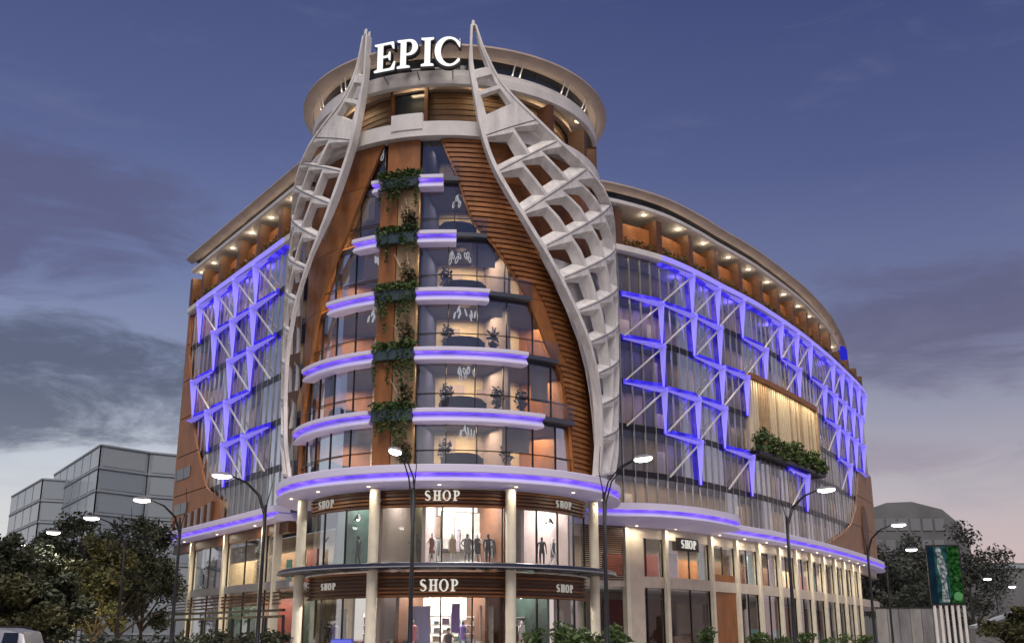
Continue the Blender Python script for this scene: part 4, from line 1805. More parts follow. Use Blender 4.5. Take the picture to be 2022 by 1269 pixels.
# gilded branch sculptures on the stone panels
for i in range(5):
    z0 = LV[i]
    t = thing('branch_sculpture', 'gilded branch sculpture with dry leaves on the tan panel of the %s office floor' % FL[i], 'sculpture', D(-13.6, 9.55, z0 + .05), R_(-13.6), 'gilded branches on the tower strip')
    rnd = random.Random(20 + i)
    for k in range(7):
        m = MB()
        x0, x1 = rnd.uniform(-.15, .35), rnd.uniform(-.75, .1)
        h = rnd.uniform(1.4, 2.5)
        m.tube([(x0, 0, .0), (x0 * .8 + x1 * .2, -.08, h * .4), (x0 * .4 + x1 * .6, -.10, h * .75), (x1, -.06, h)], .032, 5, .012)
        local(m, 'branch', M_gold if k % 3 else mat('pale_stem', (.72, .66, .55), .4), t)
    m = MB()
    foliage(m, (.1, -.12, 1.1), (.45, .14, .8), 90, .13, 60 + i)
    local(m, 'dry_leaves', M_leaf_g, t)
    m = MB()
    foliage(m, (.25, -.12, .7), (.5, .2, .75), 130, .12, 90 + i)
    local(m, 'leaves', M_leaf_d, t)


# ================================================================== MANNEQUINS AND SHOPPER
def figure(name, label, cat, loc, rz, pose, m_body, group=None, clothes=None, hair=None):
    """one continuous skinned body"""
    t = thing(name, label, cat, loc, rz, group)
    J = {'pelvis': (0, 0, .95), 'belly': (0, -.01, 1.10), 'chest': (0, 0, 1.32), 'neck': (0, .01, 1.50), 'head': (0, -.02, 1.60), 'crown': (0, -.01, 1.74)}
    RAD = {'pelvis': (.15, .11), 'belly': (.13, .10), 'chest': (.165, .11), 'neck': (.055, .055), 'head': (.085, .10), 'crown': (.07, .085)}
    E = [('pelvis', 'belly'), ('belly', 'chest'), ('chest', 'neck'), ('neck', 'head'), ('head', 'crown')]
    for s, k in ((-1, 'l'), (1, 'r')):
        st = pose.get('step', .12) * s
        arm = pose.get('arm_' + k, 0)
        J['sh' + k] = (s * .19, 0, 1.42)
        if arm == 1:
            J['el' + k], J['wr' + k] = (s * .36, -.03, 1.20), (s * .20, -.08, 1.02)
        elif arm == 2:
            J['el' + k], J['wr' + k] = (s * .27, -.05, 1.16), (s * .24, -.28, 1.22)
        else:
            J['el' + k], J['wr' + k] = (s * .25, .03, 1.14), (s * .26, -.04, .90)
        w = Vector(J['wr' + k])
        d = (w - Vector(J['el' + k])).normalized()
        J['ha' + k] = tuple(w + d * .09)
        J['hip' + k] = (s * .095, 0, .90)
        J['kn' + k] = (s * .12, -.04 + st * .5, .50)
        J['an' + k] = (s * .13, .02 + st, .09)
        J['to' + k] = (s * .16, -.13 + st, .035)
        for a, r in (('sh', .062), ('el', .043), ('wr', .030), ('ha', .036), ('hip', .095), ('kn', .062), ('an', .042), ('to', .036)):
            RAD[a + k] = (r, r)
        E += [('chest', 'sh' + k), ('sh' + k, 'el' + k), ('el' + k, 'wr' + k), ('wr' + k, 'ha' + k), ('pelvis', 'hip' + k), ('hip' + k, 'kn' + k), ('kn' + k, 'an' + k), ('an' + k, 'to' + k)]
        # four fingers and a thumb
        hp = Vector(J['ha' + k])
        sid = Vector((0, 1, 0))
        for q in range(4):
            nm = 'f%d%s' % (q, k)
            J[nm] = tuple(hp + d * (.075 - abs(q - 1.3) * .008) + sid * (q - 1.5) * .021)
            RAD[nm] = (.009, .009)
            E.append(('ha' + k, nm))
        nm = 't' + k
        J[nm] = tuple(w + d * .06 + sid * -.055)
        RAD[nm] = (.010, .010)
        E.append(('wr' + k, nm))
    keys = list(J)
    me = bpy.data.meshes.new('body')
    me.from_pydata([J[k] for k in keys], [(keys.index(a), keys.index(b)) for a, b in E], [])
    o = bpy.data.objects.new('body', me)
    COL.objects.link(o)
    md = o.modifiers.new('skin', 'SKIN')
    for k, key in enumerate(keys):
        me.skin_vertices[0].data[k].radius = RAD[key]
        me.skin_vertices[0].data[k].use_root = key == 'pelvis'
    md.use_smooth_shade = True
    o.modifiers.new('sub', 'SUBSURF').levels = 1
    o.modifiers['sub'].render_levels = 1
    dg = bpy.context.evaluated_depsgraph_get()
    m2 = bpy.data.meshes.new_from_object(o.evaluated_get(dg))
    bpy.data.objects.remove(o)
    m2.materials.clear()
    m2.materials.append(m_body)
    b = bpy.data.objects.new('body', m2)
    COL.objects.link(b)
    b.parent = t
    if clothes:
        m = MB()
        m.lathe([(.20, .62), (.185, .9), (.165, 1.08), (.19, 1.3), (.185, 1.42), (.09, 1.49)], (0, 0, 0), 14)
        for k, v in enumerate(m.v):
            m.v[k] = (v[0] * 1.08, v[1] * .78, v[2])
        local(m, 'coat', clothes, t, True)
    if hair:
        m = MB()
        m.ellipsoid((0, .02, 1.68), (.095, .11, .12), 12, 8)
        local(m, 'hair', hair, t, True)
    # face
    m = MB()
    m.ellipsoid((0, -.115, 1.615), (.014, .028, .025), 6, 4)
    local(m, 'nose', m_body, t)
    return t


G_coat = mat('coat_charcoal', (.035, .035, .04), .85)
G_lil = mat('coat_violet', (.12, .08, .26), .85)
M_man = mat('mannequin_grey', (.10, .10, .105), .4)
M_manw = mat('mannequin_white', (.62, .60, .58), .4)
M_skin = mat('skin', (.34, .20, .14), .5)
MG = 'shop window mannequins'
Z2 = 5.64
for a, r, z, pose, mm, cl, lb in (
        (4.6, 7.9, Z2, {'step': .05}, M_manw, mat('coat_camel', (.30, .21, .13), .85), 'camel coated standing mannequin in the middle upper shop window, left one of the pair'),
        (10.4, 7.8, Z2, {'step': .25, 'arm_l': 1}, M_man, mat('coat_grey', (.16, .15, .15), .8), 'grey mannequin in a grey coat, walking pose, in the middle upper shop window'),
        (18.5, 7.9, Z2, {'arm_r': 1}, M_black, None, 'black mannequin with one hand on its hip beside the right upper column'),
        (-10.4, 7.4, Z2, {'arm_l': 2}, M_black, None, 'black mannequin before the olive wall in the upper shop window'),
        (50, 7.9, Z2, {'step': .3, 'arm_r': 1}, M_manw, mat('dress_dark', (.07, .07, .08), .8), 'pale mannequin in a dark dress in the right upper tower window'),
        (-50, 7.7, Z2, {}, M_man, None, 'grey mannequin in the left upper tower window'),
        (-46, 8.0, .16, {'step': .1}, M_man, mat('dress_lilac', (.20, .16, .30), .8), 'mannequin in a lilac dress in the left street window'),
        (-51, 8.0, .16, {'step': .2, 'arm_l': 1}, M_black, None, 'black mannequin at the left end of the left street window'),
        (-10, 7.8, .16, {'step': .1}, M_man, mat('dress_red', (.25, .05, .09), .8), 'mannequin in a dark red dress by the street entrance'),
        (30, 7.9, .16, {'step': .2}, M_black, mat('coat_black', (.015, .015, .017), .8), 'black coated mannequin behind the right street column'),
        (56, 7.9, .16, {'arm_r': 2}, M_manw, mat('dress_pink', (.5, .28, .30), .8), 'mannequin in a pale pink dress in the right street window')):
    if z < 1:
        t = thing('plinth', 'white display plinth under the ' + lb.split(' in the ')[0].split(' at the ')[0].split(' by the ')[0].split(' behind the ')[0], 'plinth', D(a, r, .16), R_(a), 'display plinths in the street windows')
        m = MB()
        m.box(0, 0, .40, .8, .7, .80)
        local(m, 'block', M_wallwhite, t)
        m = MB()
        m.box(0, 0, .82, .86, .76, .04)
        local(m, 'top', M_wallwhite, t)
        z = 1.0
    figure('mannequin', lb, 'mannequin', D(a, r + .3, z), R_(a + random.uniform(-45, 45)), pose, mm, MG, cl)
for a, r, z, pose, mm, cl, lb in (
        (-3.2, 7.9, Z2, {'arm_l': 1}, M_manw, mat('coat_wine', (.14, .03, .04), .85), 'wine coated mannequin left of the camel and grey pair in the middle upper shop window'),
        (14.6, 7.7, Z2, {'step': .2, 'arm_r': 2}, M_manw, G_coat, 'pale mannequin reaching forward between the grey walker and the black one'),
        (44, 7.8, Z2, {'step': .1}, M_black, None, 'bare black mannequin left of the pale one in the right upper tower window'),
        (-35, 7.9, Z2, {'arm_r': 1}, M_black, G_coat, 'black coated mannequin by the left upper tower column'),
        (10, 7.2, 1.0, {'arm_r': 1}, M_man, G_lil, 'mannequin in a violet coat right of the street entrance'),
        (36, 7.6, 1.0, {'arm_l': 2}, M_manw, None, 'bare white mannequin in the right street window')):
    if z < 2:
        t = thing('plinth', 'white display plinth under the ' + lb.split(' right ')[0].split(' in the ')[0] + ' indoors', 'plinth', D(a, r, .16), R_(a), 'display plinths in the street windows')
        m = MB()
        m.box(0, 0, .40, .8, .7, .80)
        local(m, 'block', M_wallwhite, t)
        m = MB()
        m.box(0, 0, .82, .86, .76, .04)
        local(m, 'top', M_wallwhite, t)
    figure('mannequin', lb, 'mannequin', D(a, r + (.3 if z > 2 else 0), z), R_(a + random.uniform(-50, 50)), pose, mm, MG, cl)
figure('person', 'person in dark clothes standing in the lit street entrance under the SHOP sign', 'person', D(3.6, 8.2, .56), R_(20), {'step': .18, 'arm_r': 1}, M_skin, None,
       mat('coat_navy', (.02, .02, .035), .8), M_black)

t = thing('step', 'low stone entrance platform under the person in the street entrance', 'step', D(3.6, 7.6, .16), R_(3.6))
m = MB()
m.box(0, 0, .10, 2.6, 2.0, .20)
local(m, 'tread', M_stone, t)
m = MB()
m.box(0, .2, .30, 2.2, 1.9, .20)
local(m, 'tread', M_stone, t)


def banner(a, r, z, w, h, m_, label):
    t = thing('banner', label, 'banner', D(a, r, z), R_(a), 'banners hung in the shops')
    m = MB()
    m.bar((-w / 2 - .05, 0, 0), (w / 2 + .05, 0, 0), .04, .04)
    local(m, 'rail', M_grey, t)
    m = MB()
    for k in range(6):
        x0, x1 = -w / 2 + w * k / 6, -w / 2 + w * (k + 1) / 6
        y0, y1 = .02 * (k % 2), .02 * ((k + 1) % 2)
        m.box8([(x0, y0 - .01, -h), (x1, y1 - .01, -h), (x1, y1 + .01, -h), (x0, y0 + .01, -h)], [(x0, y0 - .01, -.02), (x1, y1 - .01, -.02), (x1, y1 + .01, -.02), (x0, y0 + .01, -.02)])
    local(m, 'cloth', m_, t)


banner(6.5, 7.6, 3.6, .45, 1.5, G_lil, 'narrow violet banner right of the middle of the street entrance')
banner(-9.5, 7.0, 3.5, 1.2, 2.2, mat('banner_blue', (.10, .13, .30), .8), 'wide blue banner left of the street entrance')
banner(19.5, 7.6, 3.5, .8, 2.4, M_poster[2], 'cream banner by the right column of the street entrance')
banner(-52, 7.3, 3.4, 1.0, 2.0, M_poster[5], 'grey banner in the left street window')
banner(62, 7.6, 3.4, .9, 2.0, M_poster[2], 'pale banner in the right street window')
banner(-57, 7.3, 8.5, .9, 2.2, M_poster[1], 'teal banner in the left upper tower window')

# pictures and furniture in the shop windows
def picture(a, r, z, w, h, m_, label):
    t = thing('picture', label, 'picture', D(a, r, z), R_(a), 'pictures on the shop walls')
    m = MB()
    m.box(0, 0, 0, w, .05, h)
    local(m, 'frame', M_black, t)
    m = MB()
    m.box(0, -.03, 0, w - .1, .02, h - .1)
    local(m, 'print', m_, t)


picture(-1.5, 5.0, 8.0, 1.5, 1.3, M_poster[0], 'brown framed picture high on the white wall of the middle upper shop')
picture(4.5, 5.0, 7.2, 1.1, 1.3, M_poster[3], 'small dark framed picture low on the wall of the middle upper shop')
picture(20, 4.9, 7.8, 4.0, 2.2, M_poster[5], 'wide grey picture behind the mannequins in the upper shop')
picture(44, 5.2, 7.6, 1.0, 1.8, M_poster[2], 'pale tall picture in the right upper tower shop')
picture(40, 5.1, 2.5, 1.2, 1.7, M_poster[3], 'dark picture in the right street shop')
picture(-46, 5.0, 2.9, 1.5, 1.2, M_poster[0], 'brown picture in the left street shop')
picture(-60, 5.0, 7.6, 1.3, 2.0, M_poster[5], 'grey tall picture in the left upper tower shop')


def shelf(a, r, z, label):
    t = thing('shelf', label, 'shelf', D(a, r, z), R_(a), 'shelves in the shops')
    for x in (-.8, .8):
        m = MB()
        m.box(x, 0, 1.5, .05, .4, 3.0)
        local(m, 'side_panel', M_wallwhite, t)
    for k in range(7):
        m = MB()
        m.box(0, 0, .1 + .45 * k, 1.55, .4, .05)
        local(m, 'board', M_wallwhite, t)
        if k < 6:
            for q in range(3):
                m = MB()
                hh = random.uniform(.15, .34)
                m.box(-.5 + .5 * q, -.02, .127 + .45 * k + hh / 2, random.uniform(.2, .4), .3, hh)
                local(m, 'stock', random.choice(M_poster), t)


shelf(-2, 6.6, .16, 'white shelf of goods left of the person in the street entrance')
shelf(13, 6.0, .16, 'white shelf of goods right of the person in the street entrance')
shelf(42, 6.4, .16, 'white shelf of goods in the right street shop')
shelf(-38, 6.2, .16, 'white shelf of goods in the left street shop')
t = thing('floor_lamp', 'slim glowing floor lamp in the left street window', 'lamp', D(-29, 8.2, .16))
m = MB()
m.lathe([(.14, 0), (.14, .03), (.02, .05), (.02, 1.1)], (0, 0, 0), 12)
local(m, 'stand', M_grey, t)
m = MB()
m.lathe([(.07, 1.1), (.08, 1.15), (.08, 1.9), (.07, 1.95)], (0, 0, 0), 12)
local(m, 'shade', M_shop, t)

def clothes_rail(a, r, z, label, cols, w=1.6):
    t = thing('clothes_rail', label, 'clothes rail', D(a, r, z), R_(a), 'clothes rails in the shops')
    for x in (-w / 2, w / 2):
        m = MB()
        m.bar((x, 0, 0), (x, 0, 1.55), .04, .04)
        local(m, 'post', M_grey, t)
        m = MB()
        m.bar((x, -.25, .03), (x, .25, .03), .04, .04)
        local(m, 'foot', M_grey, t)
    m = MB()
    m.bar((-w / 2 - .05, 0, 1.55), (w / 2 + .05, 0, 1.55), .035, .035)
    local(m, 'rail', M_grey, t)
    n = int(w / .13)
    for k in range(n):
        x = -w / 2 + .1 + (w - .2) * k / (n - 1)
        m = MB()
        l = random.uniform(.7, 1.15)
        m.box8([(x - .02, -.24, 1.45 - l), (x + .02, -.24, 1.45 - l), (x + .02, .24, 1.45 - l), (x - .02, .24, 1.45 - l)],
               [(x - .035, -.16, 1.5), (x + .035, -.16, 1.5), (x + .035, .16, 1.5), (x - .035, .16, 1.5)])
        local(m, 'garment', random.choice(cols), t)


G1 = [mat('cloth_black', (.02, .02, .022), .9), mat('cloth_grey', (.2, .2, .21), .9), mat('cloth_white', (.6, .6, .58), .9)]
G2 = [mat('cloth_red', (.32, .05, .07), .9), mat('cloth_rose', (.4, .2, .22), .9), mat('cloth_navy', (.03, .04, .12), .9)]
clothes_rail(-17, 7.4, .16, 'rail of black and white clothes left of the street entrance', G1)
clothes_rail(15, 7.6, .16, 'rail of black and white clothes right of the street entrance', G1)
clothes_rail(-36, 7.4, .16, 'rail of red and navy clothes in the left street window', G2)
clothes_rail(46, 7.3, .16, 'rail of red and navy clothes in the right street window', G2)
clothes_rail(-5, 6.6, Z2, 'rail of grey clothes at the left of the middle upper shop', G1, 1.2)
clothes_rail(24, 7.0, Z2, 'rail of grey clothes by the right column of the upper shop', G1, 1.0)
clothes_rail(-58, 7.2, Z2, 'rail of grey clothes in the left upper tower shop', G1, 1.4)
clothes_rail(36, 6.8, Z2, 'rail of red clothes in the right upper tower shop', G2, 1.3)


def pendant(a, r, z, label):
    t = thing('pendant_lamp', label, 'pendant lamp', D(a, r, z), 0, 'pendant lamps in the shops')
    m = MB()
    m.bar((0, 0, .3), (0, 0, 1.2), .02, .02)
    local(m, 'cord', M_black, t)
    m = MB()
    m.lathe([(.05, .32), (.10, .28), (.26, .02), (.27, 0), (.24, 0), (.05, .26)], (0, 0, 0), 16)
    local(m, 'lamp_shade', M_black, t)
    m = MB()
    m.ellipsoid((0, 0, .06), (.11, .11, .11), 10, 6)
    local(m, 'bulb', M_cool, t)


pendant(-56, 7.6, 8.3, 'glowing pendant lamp at the left end of the upper tower shop')
pendant(-44, 7.2, 8.4, 'glowing pendant lamp beside the green wall of the upper tower shop')
pendant(56, 7.4, 8.3, 'glowing pendant lamp over the pale mannequin in the upper tower shop')
pendant(-5, 6.9, 4.0, 'glowing pendant lamp left of the street entrance')
pendant(9, 6.9, 4.0, 'glowing pendant lamp right of the street entrance')
pendant(38, 7.2, 4.0, 'glowing pendant lamp in the right street shop')

# ================================================================== STREET
def make_lamp():
    t = thing('street_lamp', '', 'street lamp', (0, 0, 0), 0, 'street lamps along the kerb')
    m = MB()
    m.lathe([(.17, 0), (.17, .5), (.11, .6), (.09, 3.5), (.07, 7.6)], (0, 0, 0), 12)
    local(m, 'pole', M_dark, t, True)
    for s in (-1, 1):
        m = MB()
        pts = [(s * .06, 0, 6.2), (s * .09, -.05, 7.2), (s * .10, -.35, 8.0), (s * .08, -1.0, 8.55), (s * .05, -1.75, 8.80)]
        m.tube(pts, .038, 7, .026)
        local(m, 'arm', M_black, t, True)
    m = MB()
    m.tube([(0, .02, 7.5), (.0, .25, 8.5), (.0, .15, 9.6)], .03, 6, .012)
    local(m, 'spur', M_black, t, True)
    m = MB()
    for k in range(1):
        m.ellipsoid((0, -2.2, 8.84), (.24, .52, .10), 14, 6)
    h = local(m, 'lamp_head', M_grey, t, True)
    m = MB()
    m.ellipsoid((0, -2.2, 8.76), (.21, .47, .13), 14, 6)
    o = local(m, 'lens', M_cool, t, True)
    return t


lamp0 = make_lamp()
nL = Vector((-.826, -.564))
nR = Vector((.80, -.60))
LAMPS = [((280, 992), nL, 'street lamp by the left end of the office building, nearest the left wing'),
         ((180, 1027), nL, 'street lamp among the left trees, second from the building'),
         ((105, 1055), nL, 'street lamp among the left trees, third from the building'),
         ((42, 1077), nL, 'small far street lamp at the left edge of the photo'),
         ((438, 945), nL, 'street lamp in front of the left wing facade'),
         ((780, 898), Vector((-.27, -.963)), 'street lamp in front of the round tower'),
         ((1270, 912), Vector((.70, -.71)), 'street lamp between the round tower and the right wing'),
         ((1632, 972), nR, 'street lamp in front of the right wing'),
         ((1775, 1040), nR, 'street lamp by the right end of the office building'),
         ((1800, 1088), nR, 'small far street lamp right of the office building'),
         ((1950, 1145), Vector((1, -.2)).normalized(), 'tiny far street lamp beside the lit billboard'),
         ((1999, 1160), Vector((1, -.2)).normalized(), 'tiny far street lamp at the right edge of the photo')]
first = True
for (px, py), n, lb in LAMPS:
    h = at_z(px, py, 8.76)
    base = Vector((h.x - n.x * 2.2, h.y - n.y * 2.2, .13))
    rz = math.atan2(n.y, n.x) + math.pi / 2
    if first:
        lamp0.location = base
        lamp0.rotation_euler = (0, 0, rz)
        lamp0['label'] = lb
        o = lamp0
        first = False
    else:
        o = dup(lamp0, base, rz, lb)
    d = bpy.data.lights.new('lamp_light', 'SPOT')
    d.energy = 700 if h.y < 66 else 50
    d.spot_size = R_(140)
    d.spot_blend = .6
    d.shadow_soft_size = .25
    d.color = (1, .93, .85)
    lo = bpy.data.objects.new('lamp_light', d)
    lo.parent = o
    lo.location = (0, -2.2, 8.5)
    COL.objects.link(lo)


# trees
def tree(name, label, x, y, h, rx, ry, leafm, n=2600, seed=0, size=.24, trunk_h=None, group=None, cat='tree'):
    t = thing(name, label, cat, (x, y, .13), 0, group)
    rnd = random.Random(seed)
    th = trunk_h or h * .2
    m = MB()
    m.tube([(0, 0, 0), (rnd.uniform(-.1, .1), 0, th * .5), (rnd.uniform(-.2, .2), rnd.uniform(-.2, .2), th), (0, 0, h * .72)], h * .018 + .05, 9, .04)
    for k in range(9):
        a = rnd.uniform(0, 6.28)
        z0 = th * rnd.uniform(.7, 1.5)
        L = rx * rnd.uniform(.5, .95)
        m.tube([(0, 0, z0), (L * .5 * math.cos(a), L * .5 * math.sin(a), z0 + h * .12), (L * math.cos(a), L * math.sin(a), z0 + h * rnd.uniform(.15, .35))], h * .008 + .02, 6, .015)
    local(m, 'trunk', M_bark, t, True)
    m = MB()
    cz = (th * .75 + h) / 2
    hz = (h - th * .75) / 2
    nc = 34
    for k in range(nc):
        while True:
            v = Vector((rnd.uniform(-1, 1), rnd.uniform(-1, 1), rnd.uniform(-1, 1)))
            if v.length < 1:
                break
        f = 1 - .35 * max(0, v.z)
        c = (v.x * rx * .85 * f, v.y * ry * .85 * f, cz + v.z * hz * .88)
        rr = rnd.uniform(.2, .38)
        foliage(m, c, (rx * rr, ry * rr, hz * rr * .7), n // nc, size, rnd.random())
    local(m, 'crown', leafm, t)
    return t


names0 = ['first', 'second', 'third', 'fourth', 'fifth', 'sixth', 'seventh']
TG = 'dark trees along the street left of the building'
for k, (px, py, Y, rx, lm, lb) in enumerate((
        (12, 1036, 72, 3.0, M_leaf_d, 'dark tree cut by the left edge of the photo'),
        (72, 1066, 78, 3.4, M_leaf_d, 'low dark tree beside the far left lamps'),
        (150, 1008, 84, 3.9, M_leaf_d, 'tall dark tree below the grey glass building'),
        (205, 1036, 78, 3.2, M_leaf_o, 'olive tree lit from below between two dark trees'),
        (252, 1020, 86, 3.6, M_leaf_d, 'broad dark tree left of the building end'),
        (300, 1008, 92, 3.5, M_leaf_d, 'tall dark tree closest to the left wing'),
        (110, 1120, 70, 2.6, M_leaf_d, 'short dark tree in front of the tall one'),
        (30, 1130, 66, 2.8, M_leaf_o, 'short olive tree above the parked van'))):
    q = at_y(px, py, Y)
    tree('tree', lb, q.x, q.y, q.z, rx, rx, lm, 9000, 100 + k, .17, None, TG)
# uplight under the olive tree
q = at_y(208, 1250, 74)
t = thing('garden_light', 'small bright uplight at the foot of the olive tree', 'lamp', (q.x, q.y, .13))
m = MB()
m.lathe([(.12, 0), (.12, .25), (.16, .3), (.16, .5)], (0, 0, 0), 12)
local(m, 'housing', M_black, t)
m = MB()
m.lathe([(0, .5), (.14, .5), (.12, .56), (0, .57)], (0, 0, 0), 12)
local(m, 'lens', M_warm, t)
d = bpy.data.lights.new('uplight', 'POINT')
d.energy = 900
d.color = (1, .78, .42)
d.shadow_soft_size = .2
lo = bpy.data.objects.new('uplight', d)
lo.location = (q.x + .3, q.y - 1.0, 1.6)
COL.objects.link(lo)
# clipped hedge at the foot of the left trees
for k in range(7):
    x0 = -38.5 + 3.2 * k
    m = MB()
    for q in range(9):
        foliage(m, (x0 + .35 * q + random.uniform(-.1, .1), 67 + random.uniform(-.3, .3), .9 + random.uniform(0, .5)), (.55, .7, .95), 120, .15)
    h = m.build('hedge', M_leaf_d)
    h['label'] = '%s dark clipped hedge from the left at the foot of the street trees' % names0[k]
    h['category'] = 'hedge'
    h['group'] = 'hedges at the foot of the left trees'
# trees right
for k, (px, py, Y, rx, lm, lb) in enumerate((
        (2006, 1190, 80, 2.8, M_leaf_o, 'olive tree at the right edge of the photo'),
        (1748, 1062, 150, 7.0, M_leaf_h, 'dark tree behind the right end of the building'),
        (1900, 1030, 175, 8.0, M_leaf_h, 'hazy dark tree behind the lit billboard'),
        (1800, 1050, 185, 9.0, M_leaf_h, 'far dark tree between building and billboard'))):
    q = at_y(px, py, Y)
    tree('tree', lb, q.x, q.y, q.z, rx, rx, lm, 6000, 200 + k, .2 if Y < 120 else .32, None, 'trees right of the building')

# shrubs along the shop fronts
SG = 'leafy shrubs along the shop fronts'
k = 0
names = ['first', 'second', 'third', 'fourth', 'fifth', 'sixth', 'seventh', 'eighth', 'ninth', 'tenth', 'eleventh', 'twelfth', 'thirteenth', 'fourteenth', 'fifteenth', 'sixteenth', 'seventeenth']
spots = [(1062, 1236, 56.5), (1105, 1228, 56.0), (1150, 1240, 56.6), (1190, 1232, 58), (1215, 1250, 58), (1395, 1238, 74), (1495, 1246, 80), (1540, 1252, 82), (1590, 1246, 88), (1625, 1254, 92), (1665, 1250, 98), (1700, 1248, 102)]
for px, py, Y in spots:
    q = at_y(px, py, Y)
    t = thing('shrub', 'green leafy shrub, %s from the left along the right shop fronts' % names[k], 'shrub', (q.x, q.y, .13), 0, SG)
    m = MB()
    rnd = random.Random(300 + k)
    for b in range(6):
        a = rnd.uniform(0, 6.28)
        m.tube([(0, 0, 0), (.3 * math.cos(a), .3 * math.sin(a), q.z * .5), (.6 * math.cos(a), .6 * math.sin(a), q.z * .85)], .025, 5, .01)
    local(m, 'stem', M_bark, t)
    m = MB()
    for b in range(9):
        a = rnd.uniform(0, 6.28)
        rr = rnd.uniform(0, .7)
        foliage(m, (rr * math.cos(a), rr * math.sin(a), rnd.uniform(.4, q.z - .35)), (.5, .5, .38), 60, .15, rnd.random())
    local(m, 'leaves', M_leaf, t)
    k += 1
k = 0
for px, py, Y in ((398, 1246, 78), (440, 1240, 74), (480, 1248, 72), (525, 1243, 68), (560, 1250, 64)):
    q = at_y(px, py, Y)
    t = thing('shrub', 'dark green shrub, %s from the left before the left wing shops' % names[k], 'shrub', (q.x, q.y, .13), 0, SG)
    m = MB()
    rnd = random.Random(400 + k)
    for b in range(6):
        a = rnd.uniform(0, 6.28)
        m.tube([(0, 0, 0), (.3 * math.cos(a), .3 * math.sin(a), q.z * .5), (.6 * math.cos(a), .6 * math.sin(a), q.z * .85)], .025, 5, .01)
    local(m, 'stem', M_bark, t)
    m = MB()
    for b in range(9):
        a = rnd.uniform(0, 6.28)
        rr = rnd.uniform(0, .8)
        foliage(m, (rr * math.cos(a), rr * math.sin(a), rnd.uniform(.4, q.z - .35)), (.55, .55, .4), 60, .15, rnd.random())
    local(m, 'leaves', M_leaf_d, t)
    k += 1

# dark pergola in front of the left wing
q0, q1 = at_y(345, 1215, 76), at_y(560, 1215, 66)
t = thing('pergola', 'low black steel pergola frame before the left wing shops', 'pergola', (q0.x, q0.y, .13))
A, Bv = Vector((q0.x, q0.y, 0)), Vector((q1.x, q1.y, 0))
for z in (3.05, 3.4):
    m = MB()
    m.bar(A + Vector((0, 0, z)), Bv + Vector((0, 0, z)), .16, .14)
    m.build('rail', M_black, t)
for k in range(8):
    c = A + (Bv - A) * k / 7
    m = MB()
    m.bar(c + Vector((0, 0, .13)), c + Vector((0, 0, 3.05)), .16, .16)
    m.build('post', M_black, t)

# lit blue sign at the far end of the right wing's roof terrace
q = at_y(1663, 690, 126)
t = thing('roof_sign', 'small glowing blue sign at the far right end of the roof terrace', 'sign', (q.x, 126, 31.6), R_(25))
for x in (-.35, .35):
    m = MB()
    m.bar((x, .1, 0), (x, .1, 3.6), .08, .08)
    local(m, 'post', M_grey, t)
m = MB()
pr = [(-.7, 1.6), (.7, 1.6), (.7, 3.3)] + [(.7 * math.cos(R_(a)), 3.3 + .7 * math.sin(R_(a))) for a in range(15, 180, 15)] + [(-.7, 3.3)]
n = len(pr)
m.add([(x, -.05, z) for x, z in pr] + [(x, .08, z) for x, z in pr], [tuple(range(n)), tuple(range(2 * n - 1, n - 1, -1))] + [(k, (k + 1) % n, n + (k + 1) % n, n + k) for k in range(n)])
local(m, 'panel', emi('sign_blue', (.03, .03, .75), .6), t)
# blue bin
q = at_y(676, 1262, 55.5)
t = thing('bin', 'bright blue bin on the pavement before the left street window', 'bin', (q.x, q.y, .13))
Mb = mat('blue_plastic', (.012, .03, .55), .35)
m = MB()
m.box8([(-.42, -.3, .1), (.42, -.3, .1), (.42, .3, .1), (-.42, .3, .1)], [(-.52, -.38, 1.35), (.52, -.38, 1.35), (.52, .38, 1.35), (-.52, .38, 1.35)])
local(m, 'body', Mb, t)
m = MB()
m.box8([(-.55, -.41, 1.355), (.55, -.41, 1.355), (.55, .41, 1.355), (-.55, .41, 1.355)], [(-.48, -.34, 1.56), (.48, -.34, 1.56), (.48, .36, 1.62), (-.48, .36, 1.62)])
local(m, 'lid', Mb, t)
for s in (-1, 1):
    m = MB()
    m.tube([(s * .45, .3, .1), (s * .38, .3, .1)], .1, 12)
    local(m, 'wheel', M_black, t)


